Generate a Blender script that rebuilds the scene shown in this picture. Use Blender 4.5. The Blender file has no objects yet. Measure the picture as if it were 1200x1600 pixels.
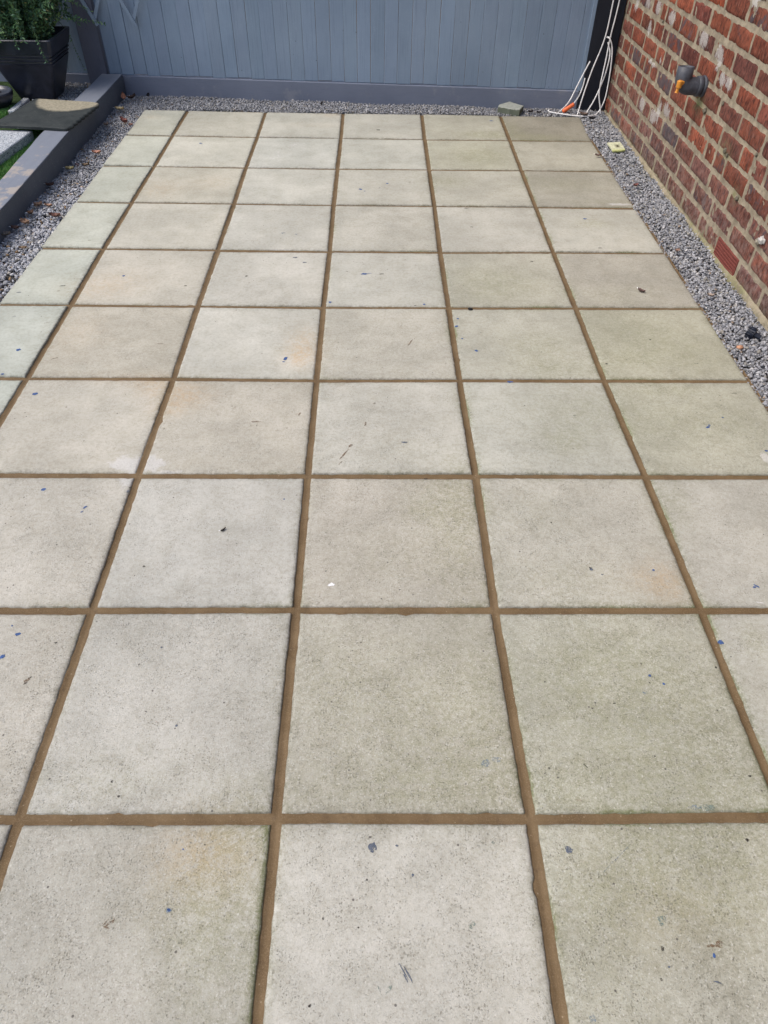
import bpy, math, random
import numpy as np
from mathutils import Vector, Matrix, noise as mn
random.seed(7); np.random.seed(7)
C = bpy.context.scene.collection
SC = bpy.context.scene
# ---------------------------------------------------------------- camera
RX = Vector((0.99984, -0.0117, 0.0135)); 
F_PX = 1103.93
pt, yw, rl = 0.784364, 0.025048, 0.019151
fw = Vector((math.sin(yw)*math.cos(pt), math.cos(yw)*math.cos(pt), -math.sin(pt)))
r0 = Vector((math.cos(yw), -math.sin(yw), 0)); u0 = r0.cross(fw)
rr = r0*math.cos(rl)+u0*math.sin(rl); uu = u0*math.cos(rl)-r0*math.sin(rl)
CAM = Vector((0.16987, -0.50828, 1.27836))
cd = bpy.data.cameras.new('camera'); cam = bpy.data.objects.new('camera', cd); C.objects.link(cam)
M = Matrix.Identity(4)
for i in range(3):
    M[i][0], M[i][1], M[i][2], M[i][3] = rr[i], uu[i], -fw[i], CAM[i]
cam.matrix_world = M
cd.sensor_fit = 'VERTICAL'; cd.sensor_height = 24; cd.lens = 24*F_PX/1600
cd.clip_start = 0.02; cd.clip_end = 500
SC.camera = cam
# ---------------------------------------------------------------- light
SUN_EL, SUN_AZ = math.radians(56), math.radians(-100)     # azimuth from +y, negative = to the left
w = bpy.data.worlds.new('World'); SC.world = w; w.use_nodes = True
nt = w.node_tree; bg = nt.nodes['Background']
sk = nt.nodes.new('ShaderNodeTexSky'); sk.sky_type = 'NISHITA'; sk.sun_disc = False
sk.sun_elevation = SUN_EL; sk.sun_rotation = SUN_AZ; sk.dust_density = 3.0; sk.ozone_density = 1.0; sk.air_density = 1.0
nt.links.new(sk.outputs[0], bg.inputs[0]); bg.inputs[1].default_value = 0.15
sd = bpy.data.lights.new('sun', 'SUN'); sd.energy = 1.45; sd.angle = math.radians(40); sd.color = (1.0, 0.955, 0.87)
so = bpy.data.objects.new('sun', sd); C.objects.link(so)
sdir = Vector((math.sin(SUN_AZ)*math.cos(SUN_EL), math.cos(SUN_AZ)*math.cos(SUN_EL), math.sin(SUN_EL)))
so.rotation_euler = sdir.to_track_quat('Z', 'Y').to_euler()
SC.view_settings.view_transform = 'Standard'; SC.view_settings.look = 'None'
SC.view_settings.gamma = 1; SC.view_settings.exposure = 0.61

# ---------------------------------------------------------------- helpers
def gp(px, py, z=0.0):
    """the spot on a level surface at height z where the photograph shows this detail"""
    d = fw*F_PX+rr*(px-600)+uu*(800-py)
    p = CAM+d*((z-CAM.z)/d.z)
    return p
def nz(x, y, z=0.0, s=1.0):
    return mn.noise(Vector((x*s, y*s, z*s)))
def lin(c):
    return tuple(((v/255)/12.92 if v/255 <= .04045 else ((v/255+.055)/1.055)**2.4) for v in c)

class MB:
    def __init__(s): s.v = []; s.f = []; s.m = []; s.c = []; s.cur = (1, 1, 1, 1); s.mi = 0; s.sm = []
    def vert(s, p, c=None):
        s.v.append(tuple(p)); s.c.append(c or s.cur); return len(s.v)-1
    def face(s, ids, smooth=False):
        s.f.append(tuple(ids)); s.m.append(s.mi); s.sm.append(smooth)
    def box(s, x0, x1, y0, y1, z0, z1, b=0.0, T=None):
        """box with bevelled edges"""
        def P(x, y, z):
            p = Vector((x, y, z)); return s.vert(T @ p if T else p)
        if b <= 0:
            i = [P(x, y, z) for z in (z0, z1) for (x, y) in ((x0, y0), (x1, y0), (x1, y1), (x0, y1))]
            for f in ((0, 3, 2, 1), (4, 5, 6, 7), (0, 1, 5, 4), (1, 2, 6, 5), (2, 3, 7, 6), (3, 0, 4, 7)): s.face([i[k] for k in f])
            return
        d = {}
        X = (x0, x1); Y = (y0, y1); Z = (z0, z1)
        for a in (0, 1):
            for bb in (0, 1):
                for c in (0, 1):
                    sx, sy, sz = (1, -1)[a], (1, -1)[bb], (1, -1)[c]
                    x, y, z = X[a], Y[bb], Z[c]
                    d[a, bb, c, 0] = P(x, y+sy*b, z+sz*b); d[a, bb, c, 1] = P(x+sx*b, y, z+sz*b); d[a, bb, c, 2] = P(x+sx*b, y+sy*b, z)
        F = []
        F.append([d[0, 0, 0, 0], d[0, 0, 1, 0], d[0, 1, 1, 0], d[0, 1, 0, 0]]); F.append([d[1, 0, 0, 0], d[1, 1, 0, 0], d[1, 1, 1, 0], d[1, 0, 1, 0]])
        F.append([d[0, 0, 0, 1], d[1, 0, 0, 1], d[1, 0, 1, 1], d[0, 0, 1, 1]]); F.append([d[0, 1, 0, 1], d[0, 1, 1, 1], d[1, 1, 1, 1], d[1, 1, 0, 1]])
        F.append([d[0, 0, 0, 2], d[0, 1, 0, 2], d[1, 1, 0, 2], d[1, 0, 0, 2]]); F.append([d[0, 0, 1, 2], d[1, 0, 1, 2], d[1, 1, 1, 2], d[0, 1, 1, 2]])
        for bb in (0, 1):
            for c in (0, 1): F.append([d[0, bb, c, 1], d[0, bb, c, 2], d[1, bb, c, 2], d[1, bb, c, 1]])
        for a in (0, 1):
            for c in (0, 1): F.append([d[a, 0, c, 0], d[a, 0, c, 2], d[a, 1, c, 2], d[a, 1, c, 0]])
            for bb in (0, 1): F.append([d[a, bb, 0, 0], d[a, bb, 0, 1], d[a, bb, 1, 1], d[a, bb, 1, 0]])
            for bb in (0, 1):
                for c in (0, 1): F.append([d[a, bb, c, 0], d[a, bb, c, 1], d[a, bb, c, 2]])
        for f in F: s.face(f)
    def tube(s, pts, rad, n=8, cap=True, smooth=True):
        pts = [Vector(p) for p in pts]; rings = []
        rad = rad if isinstance(rad, (list, tuple)) else [rad]*len(pts)
        up = None
        for i, p in enumerate(pts):
            t = (pts[min(i+1, len(pts)-1)]-pts[max(i-1, 0)])
            t = t.normalized() if t.length > 1e-9 else Vector((0, 0, 1))
            if up is None: up = t.orthogonal().normalized()
            up = (up-t*up.dot(t)); up = up.normalized() if up.length > 1e-6 else t.orthogonal().normalized()
            sd_ = t.cross(up)
            rings.append([s.vert(p+(up*math.cos(a)+sd_*math.sin(a))*rad[i]) for a in [2*math.pi*k/n for k in range(n)]])
        for a, b in zip(rings, rings[1:]):
            for k in range(n): s.face([a[k], a[(k+1) % n], b[(k+1) % n], b[k]], smooth)
        if cap: s.face(rings[0][::-1]); s.face(rings[-1])
    def build(s, name, mats, parent=None, recalc=False):
        me = bpy.data.meshes.new(name)
        me.from_pydata(s.v, [], s.f)
        for m in (mats if isinstance(mats, (list, tuple)) else [mats]): me.materials.append(m)
        me.polygons.foreach_set('material_index', s.m); me.polygons.foreach_set('use_smooth', s.sm)
        at = me.color_attributes.new('col', 'FLOAT_COLOR', 'POINT')
        at.data.foreach_set('color', np.array(s.c, dtype=np.float32).ravel())
        if recalc:
            import bmesh
            bm = bmesh.new(); bm.from_mesh(me); bmesh.ops.recalc_face_normals(bm, faces=bm.faces); bm.to_mesh(me); bm.free()
        me.update()
        o = bpy.data.objects.new(name, me); C.objects.link(o)
        if parent: o.parent = parent
        return o
def catmull(P, n=8):
    P = [Vector(p) for p in P]; Q = [P[0]*2-P[1]]+P+[P[-1]*2-P[-2]]; out = []
    for i in range(1, len(Q)-2):
        a, b, c, d = Q[i-1:i+3]
        for k in range(n):
            t = k/n
            out.append(.5*((2*b)+(c-a)*t+(2*a-5*b+4*c-d)*t*t+(3*b-a-3*c+d)*t**3))
    out.append(P[-1]); return out
def tag(o, label=None, cat=None, group=None, kind=None):
    if label: o['label'] = label
    if cat: o['category'] = cat
    if group: o['group'] = group
    if kind: o['kind'] = kind
    return o
def empty(name, loc):
    o = bpy.data.objects.new(name, None); o.location = loc; o.empty_display_size = .05; C.objects.link(o); return o
def keep(o, p):
    """parent o to the Empty p while its mesh stays where it was written"""
    o.parent = p; o.location = -p.location
    return o

# ---------------------------------------------------------------- materials
class N:
    def __init__(s, name, rough=.8, spec=.3):
        s.mat = bpy.data.materials.new(name); s.mat.use_nodes = True
        s.t = s.mat.node_tree; s.b = s.t.nodes['Principled BSDF']; s.b.inputs['Roughness'].default_value = rough
        s.b.inputs['Specular IOR Level'].default_value = spec
        g = s.t.nodes.new('ShaderNodeNewGeometry'); s.pos = g.outputs['Position']
    def new(s, typ, **kw):
        n = s.t.nodes.new(typ)
        for k, v in kw.items(): setattr(n, k, v)
        return n
    def link(s, a, b): s.t.links.new(a, b)
    def scaled(s, v, src=None):
        m = s.new('ShaderNodeVectorMath', operation='MULTIPLY'); s.link(src or s.pos, m.inputs[0]); m.inputs[1].default_value = v; return m.outputs[0]
    def noise(s, scale, detail=3, rough=.55, src=None, dist=0.0):
        n = s.new('ShaderNodeTexNoise'); n.inputs['Scale'].default_value = scale; n.inputs['Detail'].default_value = detail
        n.inputs['Roughness'].default_value = rough; n.inputs['Distortion'].default_value = dist
        s.link(src or s.pos, n.inputs['Vector']); return n.outputs[0]
    def voro(s, scale, feature='F1', out=0, src=None, rnd=1):
        n = s.new('ShaderNodeTexVoronoi', feature=feature); n.inputs['Scale'].default_value = scale
        s.link(src or s.pos, n.inputs['Vector']); return n.outputs[out]
    def ramp(s, x, a, b, lo=0.0, hi=1.0):
        n = s.new('ShaderNodeMapRange'); n.interpolation_type = 'SMOOTHSTEP'
        n.inputs[1].default_value = a; n.inputs[2].default_value = b; n.inputs[3].default_value = lo; n.inputs[4].default_value = hi
        s.link(x, n.inputs[0]); return n.outputs[0]
    def math(s, op, a, b=None, c=None):
        n = s.new('ShaderNodeMath', operation=op)
        for i, v in enumerate((a, b, c)):
            if v is None: continue
            if isinstance(v, (int, float)): n.inputs[i].default_value = v
            else: s.link(v, n.inputs[i])
        return n.outputs[0]
    def mix(s, f, a, b, mode='MIX'):
        n = s.new('ShaderNodeMix', data_type='RGBA', blend_type=mode, clamp_factor=True)
        for i, v in ((0, f), (6, a), (7, b)):
            if isinstance(v, (int, float)): n.inputs[i].default_value = v if i == 0 else (v, v, v, 1)
            elif isinstance(v, tuple): n.inputs[i].default_value = v if len(v) == 4 else v+(1,)
            else: s.link(v, n.inputs[i])
        return n.outputs[2]
    def attr(s, name='col'):
        n = s.new('ShaderNodeAttribute'); n.attribute_name = name; return n
    def color(s, c):
        if isinstance(c, tuple): s.b.inputs['Base Color'].default_value = c if len(c) == 4 else c+(1,)
        else: s.link(c, s.b.inputs['Base Color'])
    def rough(s, v): s.link(v, s.b.inputs['Roughness'])
    def bump(s, h, dist=.001, strength=1.0):
        n = s.new('ShaderNodeBump'); n.inputs['Distance'].default_value = dist; n.inputs['Strength'].default_value = strength
        s.link(h, n.inputs['Height']); s.link(n.outputs[0], s.b.inputs['Normal']); return n

def mat_slab():
    n = N('worn_concrete_slab', .88, .25)
    oi = n.new('ShaderNodeObjectInfo'); base, sp = oi.outputs['Color'], oi.outputs['Alpha']
    big = n.noise(3.2, 5, .6); mid = n.noise(16, 5, .65); sml = n.noise(90, 3, .6)
    c = n.mix(n.ramp(big, .35, .68), n.mix(1.0, base, (.87, .865, .85), 'MULTIPLY'), n.mix(1.0, base, (1.08, 1.07, 1.06), 'MULTIPLY'))
    c = n.mix(n.math('MULTIPLY', n.ramp(mid, .42, .68), .46), c, n.mix(1.0, c, (.80, .79, .75), 'MULTIPLY'))
    c = n.mix(n.math('MULTIPLY', n.ramp(n.noise(6, 7, .75, dist=.6), .53, .68), .34), c, n.mix(1.0, c, (1.10, 1.12, 1.15), 'MULTIPLY'))
    c = n.mix(n.math('MULTIPLY', n.ramp(sml, .42, .66), .34), c, n.mix(1.0, c, (.72, .70, .66), 'MULTIPLY'))
    a = n.attr(); sep = n.new('ShaderNodeSeparateColor'); n.link(a.outputs['Color'], sep.inputs[0])
    G, R, P, D = sep.outputs[0], sep.outputs[1], sep.outputs[2], a.outputs['Alpha']
    brk = n.noise(45, 5, .75); brk2 = n.noise(170, 3, .7)
    bb = n.math('ADD', n.math('MULTIPLY', brk, .6), n.math('MULTIPLY', brk2, .4))
    def fac(x, gain=1.0): return n.math('MULTIPLY', n.math('MULTIPLY', x, n.ramp(bb, .38, .60, .15, 1.0)), gain)
    # rust and yellow soft stains, pale scale patches with crisp ragged rims
    c = n.mix(fac(R, .75), c, (.50, .335, .175))
    pm = n.ramp(n.math('ADD', P, n.math('MULTIPLY', n.math('SUBTRACT', n.noise(34, 7, .78), .5), 1.6)), .44, .64)
    c = n.mix(n.math('MULTIPLY', pm, .58), c, (.58, .565, .54))
    # algae: in the pits and by the joints
    gsp = n.ramp(n.noise(330, 4, .75), .47, .60); c = n.mix(n.math('MULTIPLY', fac(G, .62), 1.0), c, (.255, .255, .135)); c = n.mix(n.math('MULTIPLY', n.math('MULTIPLY', fac(G, 1.0), gsp), .75), c, (.15, .155, .075))
    c = n.mix(fac(D, .9), c, (.085, .077, .062))  # dark stains, plus the shade beside the joints painted in
    c = n.mix(n.math('MULTIPLY', n.ramp(n.math('ADD', G, n.math('MULTIPLY', n.math('SUBTRACT', n.noise(190, 5, .8), .5), .9)), .84, 1.10), .62), c, (.135, .155, .055))
    # aggregate: grey, dark and light grains
    gr = n.new('ShaderNodeTexVoronoi'); gr.inputs['Scale'].default_value = 420; n.link(n.pos, gr.inputs['Vector'])
    gs = n.new('ShaderNodeSeparateColor'); n.link(gr.outputs['Color'], gs.inputs[0])
    g1 = n.ramp(gs.outputs[0], .72, .96); g2 = n.ramp(gs.outputs[1], .90, 1.0); 
    pv = n.new('ShaderNodeTexVoronoi'); pv.inputs['Scale'].default_value = 210; n.link(n.pos, pv.inputs['Vector'])
    ps = n.new('ShaderNodeSeparateColor'); n.link(pv.outputs['Color'], ps.inputs[0])
    clus = n.ramp(n.noise(17, 5, .75), .36, .64, .12, 1.0)
    pr_ = n.math('MULTIPLY', n.math('MULTIPLY', ps.outputs[0], clus), .42)
    pit = n.ramp(n.math('SUBTRACT', pv.outputs['Distance'], pr_), .04, -.08)
    pit = n.math('MAXIMUM', n.math('MULTIPLY', n.math('MULTIPLY', n.ramp(n.noise(430, 3, .7), .56, .68), clus), .80), pit)
    c = n.mix(n.math('MULTIPLY', n.math('MULTIPLY', g1, sp), .42), c, n.mix(1.0, c, (.60, .58, .54), 'MULTIPLY'))
    c = n.mix(n.math('MULTIPLY', n.math('MULTIPLY', g2, sp), .26), c, (.68, .65, .60))
    c = n.mix(n.math('MULTIPLY', n.math('MULTIPLY', pit, n.math('POWER', sp, .6)), .56), c, (.155, .145, .105))
    dots = n.math('MULTIPLY', n.ramp(n.voro(34), .085, .05), 1.0)
    c = n.mix(n.math('MULTIPLY', n.math('MULTIPLY', dots, n.ramp(n.noise(9, 2), .48, .56)), .8), c, (.07, .06, .055))
    n.color(c)
    h = n.math('ADD', n.math('MULTIPLY', n.noise(300, 4, .75), 1.0), n.math('MULTIPLY', pit, -1.1))
    h = n.math('ADD', n.math('MULTIPLY', h, n.math('ADD', n.math('MULTIPLY', sp, .85), .15)), n.math('MULTIPLY', mid, .6))
    n.bump(h, .0011, .8)
    return n.mat
def mat_paint(name, col, rough=.7, cover=.85):
    n = N(name, rough, .2); n.color(n.mix(n.ramp(n.noise(150, 3), .35, .65), tuple(v*.75 for v in col), col))
    a = n.math('MULTIPLY', n.ramp(n.noise(260, 5, .75), .62-cover*.32, .70-cover*.22), cover); n.link(a, n.b.inputs['Alpha']); return n.mat
def mat_mortar():
    n = N('brown_jointing_mortar', .8, .25)
    c = n.mix(n.ramp(n.noise(12, 5, .6), .35, .68), (.118, .076, .036), (.158, .106, .054))
    c = n.mix(n.math('MULTIPLY', n.ramp(n.noise(420, 3, .7), .5, .66), .45), c, (.25, .18, .11))
    c = n.mix(n.math('MULTIPLY', n.ramp(n.noise(60, 4, .7), .55, .7), .35), c, (.075, .048, .028))
    c = n.mix(n.math('MULTIPLY', n.ramp(n.voro(60), .10, .06), .5), c, (.38, .3, .2))
    n.color(c); n.bump(n.math('ADD', n.noise(600, 3, .7), n.math('MULTIPLY', n.noise(40, 3), 1.5)), .0010, .6); return n.mat
def mat_attr(name, rough=.85, var=.3, scale=200, spec=.3, bumpd=.0006):
    n = N(name, rough, spec); a = n.attr().outputs['Color']
    c = n.mix(n.math('MULTIPLY', n.ramp(n.noise(scale, 4, .6), .35, .7), 1.0), n.mix(1.0, a, (1+var,)*3, 'MULTIPLY'), n.mix(1.0, a, (1-var,)*3, 'MULTIPLY'))
    n.color(c)
    if bumpd: n.bump(n.noise(scale*1.5, 3), bumpd, .7)
    return n.mat
def mat_brick():
    n = N('weathered_red_brick', .9, .2); a = n.attr(); base = a.outputs['Color']; dk = a.outputs['Alpha']
    b2 = n.attr('mark'); s2 = n.new('ShaderNodeSeparateColor'); n.link(b2.outputs['Color'], s2.inputs[0])
    st = n.scaled((1, 1.0, .32)); 
    crease = n.noise(95, 5, .7, src=st); bl = n.noise(17, 5, .65); fine = n.noise(330, 4, .7)
    c = n.mix(n.ramp(bl, .32, .7), n.mix(1.0, base, (.68, .62, .62), 'MULTIPLY'), n.mix(1.0, base, (1.32, 1.25, 1.16), 'MULTIPLY'))
    c = n.mix(n.math('MULTIPLY', n.ramp(crease, .48, .60), .9), c, n.mix(1.0, c, (.30, .28, .31), 'MULTIPLY'))
    c = n.mix(n.math('MULTIPLY', n.ramp(crease, .44, .34), .45), c, (.30, .17, .13))
    dm = n.ramp(n.math('ADD', dk, n.math('MULTIPLY', n.math('SUBTRACT', n.noise(21, 4, .65), .5), 1.6)), .45, .72)
    c = n.mix(n.math('MULTIPLY', dm, .85), c, (.060, .058, .072))
    # dusty bloom low on the wall, lime smears, old white paint
    c = n.mix(n.math('MULTIPLY', n.math('MULTIPLY', s2.outputs[1], n.ramp(n.noise(38, 5, .7), .4, .66)), .7), c, (.33, .245, .215))
    c = n.mix(n.math('MULTIPLY', s2.outputs[2], n.ramp(n.noise(60, 4, .7), .35, .6)), c, (.17, .18, .08))
    pw = n.math('ADD', s2.outputs[0], n.math('MULTIPLY', n.math('SUBTRACT', n.noise(60, 7, .8, src=st), .5), 2.6))
    pm = n.ramp(pw, .50, .58)
    c = n.mix(n.math('MULTIPLY', pm, .92), c, n.mix(n.ramp(fine, .4, .65), (.50, .465, .44), (.30, .26, .235)))
    c = n.mix(n.math('MULTIPLY', n.ramp(fine, .56, .7), .35), c, n.mix(1.0, c, (.45, .45, .45), 'MULTIPLY'))
    c = n.mix(.16, c, n.mix(n.ramp(bl, .3, .7), (.10, .07, .058), (.20, .145, .12)))
    n.color(c)
    h = n.math('ADD', n.math('MULTIPLY', n.math('SUBTRACT', 1.0, crease), 2.2), n.math('MULTIPLY', fine, .8))
    n.bump(n.math('ADD', h, n.math('MULTIPLY', pm, .5)), .0035, .85); return n.mat
def mat_wallmortar():
    n = N('tan_wall_mortar', .93, .15); b2 = n.attr('mark'); s2 = n.new('ShaderNodeSeparateColor'); n.link(b2.outputs['Color'], s2.inputs[0])
    c = n.mix(n.ramp(n.noise(22, 5, .65), .34, .68), (.215, .178, .128), (.355, .300, .220))
    c = n.mix(n.math('MULTIPLY', n.ramp(n.noise(130, 4, .7), .52, .68), .5), c, (.16, .13, .09))
    c = n.mix(n.math('MULTIPLY', s2.outputs[2], n.ramp(n.noise(30, 4, .7), .32, .58)), c, (.20, .21, .075))
    pw = n.math('ADD', s2.outputs[0], n.math('MULTIPLY', n.math('SUBTRACT', n.noise(75, 5, .75), .5), 1.3))
    c = n.mix(n.ramp(pw, .62, .75), c, (.46, .43, .39))
    n.color(c); n.bump(n.math('ADD', n.noise(240, 4, .7), n.math('MULTIPLY', n.noise(60, 3), 1.6)), .0022, .8); return n.mat
def mat_wood(name, c0, c1, rough=.62, var=1.0, worn=None, grain=(60, 60, 2.2), spec=.3):
    n = N(name, rough, spec); a = n.attr().outputs['Color']
    g = n.noise(2.2, 5, .65, src=n.scaled(grain)); big = n.noise(2.4, 4, .6)
    c = n.mix(n.ramp(big, .3, .72), c0, c1); c = n.mix(1.0, c, a, 'MULTIPLY')
    c = n.mix(n.math('MULTIPLY', n.ramp(g, .5, .72), .28*var), c, n.mix(1.0, c, (.60, .62, .66), 'MULTIPLY'))
    c = n.mix(n.math('MULTIPLY', n.ramp(n.noise(140, 4, .7), .58, .72), .30*var), c, n.mix(1.0, c, (1.45, 1.45, 1.42), 'MULTIPLY'))
    c = n.mix(n.math('MULTIPLY', n.ramp(n.voro(16), .045, .03), .6*var), c, (.03, .035, .045))
    if worn:
        c = n.mix(n.math('MULTIPLY', n.ramp(n.noise(7, 6, .72), .56, .68), .7), c, worn)
    n.color(c); n.bump(n.math('ADD', n.math('MULTIPLY', g, 1.0), n.math('MULTIPLY', n.noise(260, 3), .35)), .0016, .6); return n.mat
def mat_plain(name, col, rough=.5, spec=.4, var=.25, scale=60, bumpd=.0004):
    n = N(name, rough, spec)
    n.color(n.mix(n.ramp(n.noise(scale, 5, .65), .35, .7), tuple(v*(1-var) for v in col), tuple(v*(1+var) for v in col)))
    if bumpd: n.bump(n.noise(scale*3, 4), bumpd, .6)
    return n.mat

m_slab = mat_slab(); m_mortar = mat_mortar()
m_blue = mat_paint('blue_paint', (.055, .11, .27), .7, .95); m_slate = mat_paint('slate_paint', (.12, .14, .18), .8, .85); m_black = mat_paint('black_speck', (.035, .028, .024), .85, .8)
m_white = mat_paint('white_paint', (.80, .79, .78), .7, 1.0); m_teal = mat_paint('green_grey_paint', (.22, .28, .24), .8, .6); m_brown = mat_paint('brown_mark', (.20, .12, .065), .85, .7)
m_pblue = mat_paint('faded_blue_paint', (.25, .32, .37), .8, .55); m_red = mat_paint('red_speck', (.38, .17, .12), .8, .5)
MARKM = [m_slab, m_blue, m_slate, m_black, m_white, m_teal, m_brown, m_pblue, m_red]

# ---------------------------------------------------------------- ground
mb = MB()
mb.face([mb.vert(p) for p in ((-60, -60, -.06), (60, -60, -.06), (60, 60, -.06), (-60, 60, -.06))])
tag(mb.build('ground', mat_plain('dark_soil', (.07, .058, .045), .95, .2, .35, 30, .004)), kind='structure')

# ---------------------------------------------------------------- patio
I = {0: [(-.9141, 4.1084), (-.9137, 3.6653), (-.913, 3.202), (-.9134, 2.7487), (-.9150, 2.2786), (-.9104, 1.8223), (-.9093, 1.3625)],
     1: [(-.4555, 4.1003), (-.4536, 3.655), (-.4568, 3.1971), (-.4539, 2.7460), (-.4548, 2.2753), (-.4556, 1.8205), (-.4529, 1.3653), (-.4564, .912), (-.455, .4614), (-.4557, .0005)],
     2: [(-.0008, 4.0955), (.0009, 3.6511), (-.0013, 3.1935), (-.0036, 2.740), (-.0004, 2.2698), (-.0041, 1.8182), (-.0032, 1.3596), (-.0018, .9111), (.0007, .4626), (.001, -.0006)],
     3: [(.4625, 4.0887), (.4581, 3.6471), (.4559, 3.1955), (.4532, 2.7388), (.449, 2.2702), (.4486, 1.8205), (.4488, 1.3633), (.4524, .9127), (.4497, .4612), (.4564, -.0041)],
     4: [(.9253, 4.0789), (.9227, 3.6477), (.9189, 3.1957), (.9154, 2.7377), (.9124, 2.2765), (.9118, 1.8247), (.9097, 1.3661), (.9154, .9117), (.9179, .4597)]}
XL, XR = -1.1655, 1.3700
NR = 13
def IP(i, j):
    """crossing of the i-th long joint and the j-th cross joint (i -1 and 5 are the patio's edges)"""
    if i in (-1, 5):
        a = IP(0 if i == -1 else 4, j)
        x = XL-.0095 if i == -1 else XR+.0095
        if j == 0: return (x+(.026 if i == 5 else 0), a[1]+(.006 if i == -1 else -.006))
        return (x, a[1]+(.002 if i == -1 else 0))
    if j < len(I[i]): return I[i][j]
    k = len(I[i])-1
    # rows the photograph does not reach carry on at the same pitch
    yy = [4.10, 3.65, 3.196, 2.742, 2.273, 1.820, 1.364, .912, .461, -.002][j] if j < 10 else -.002-(j-9)*.456
    xx = I[i][k][0]+.001*((j*7+i*3) % 3-1)
    return (xx, yy)
J = .0094
# base tints per slab (columns left to right, rows from the fence towards the viewer): measured on the worn concrete itself
T = lambda r, g, b: lin((r, g, b))
base_tint = [
 [(196,197,182),(184,181,168),(184,183,174),(182,181,172),(172,170,154),(146,140,126)],
 [(196,200,186),(190,188,176),(188,190,184),(182,183,175),(172,171,152),(170,167,152)],
 [(194,199,185),(184,179,164),(188,187,178),(182,180,170),(174,172,160),(160,156,144)],
 [(196,200,186),(190,185,172),(188,186,178),(180,177,167),(178,176,168),(178,177,168)],
 [(193,199,187),(188,181,168),(186,183,175),(182,181,173),(172,170,156),(168,163,152)],
 [(190,197,188),(184,176,161),(188,186,178),(178,174,163),(176,175,162),(168,167,148)],
 [(189,197,188),(188,181,169),(182,175,163),(186,184,176),(178,179,171),(170,170,154)],
 [(189,194,186),(184,178,169),(184,182,178),(180,173,163),(176,173,164),(173,171,165)],
 [(186,190,183),(182,176,167),(180,177,172),(176,171,160),(173,172,160),(177,176,170)],
 [(184,188,180),(178,174,166),(178,174,166),(183,180,174),(175,173,160),(175,174,164)]]
speck = [[.15,.35,.35,.45,.5,.55],[.1,.25,.3,.4,.55,.5],[.1,.35,.35,.45,.5,.6],[.1,.35,.45,.6,.45,.45],[.1,.4,.4,.4,.7,.7],
         [.15,.7,.4,.85,.7,.7],[.2,.55,.7,.7,.6,.8],[.3,.8,.65,.95,.85,.75],[.4,.9,.85,1,1,.7],[.5,.9,.9,.75,1,1]]
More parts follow.
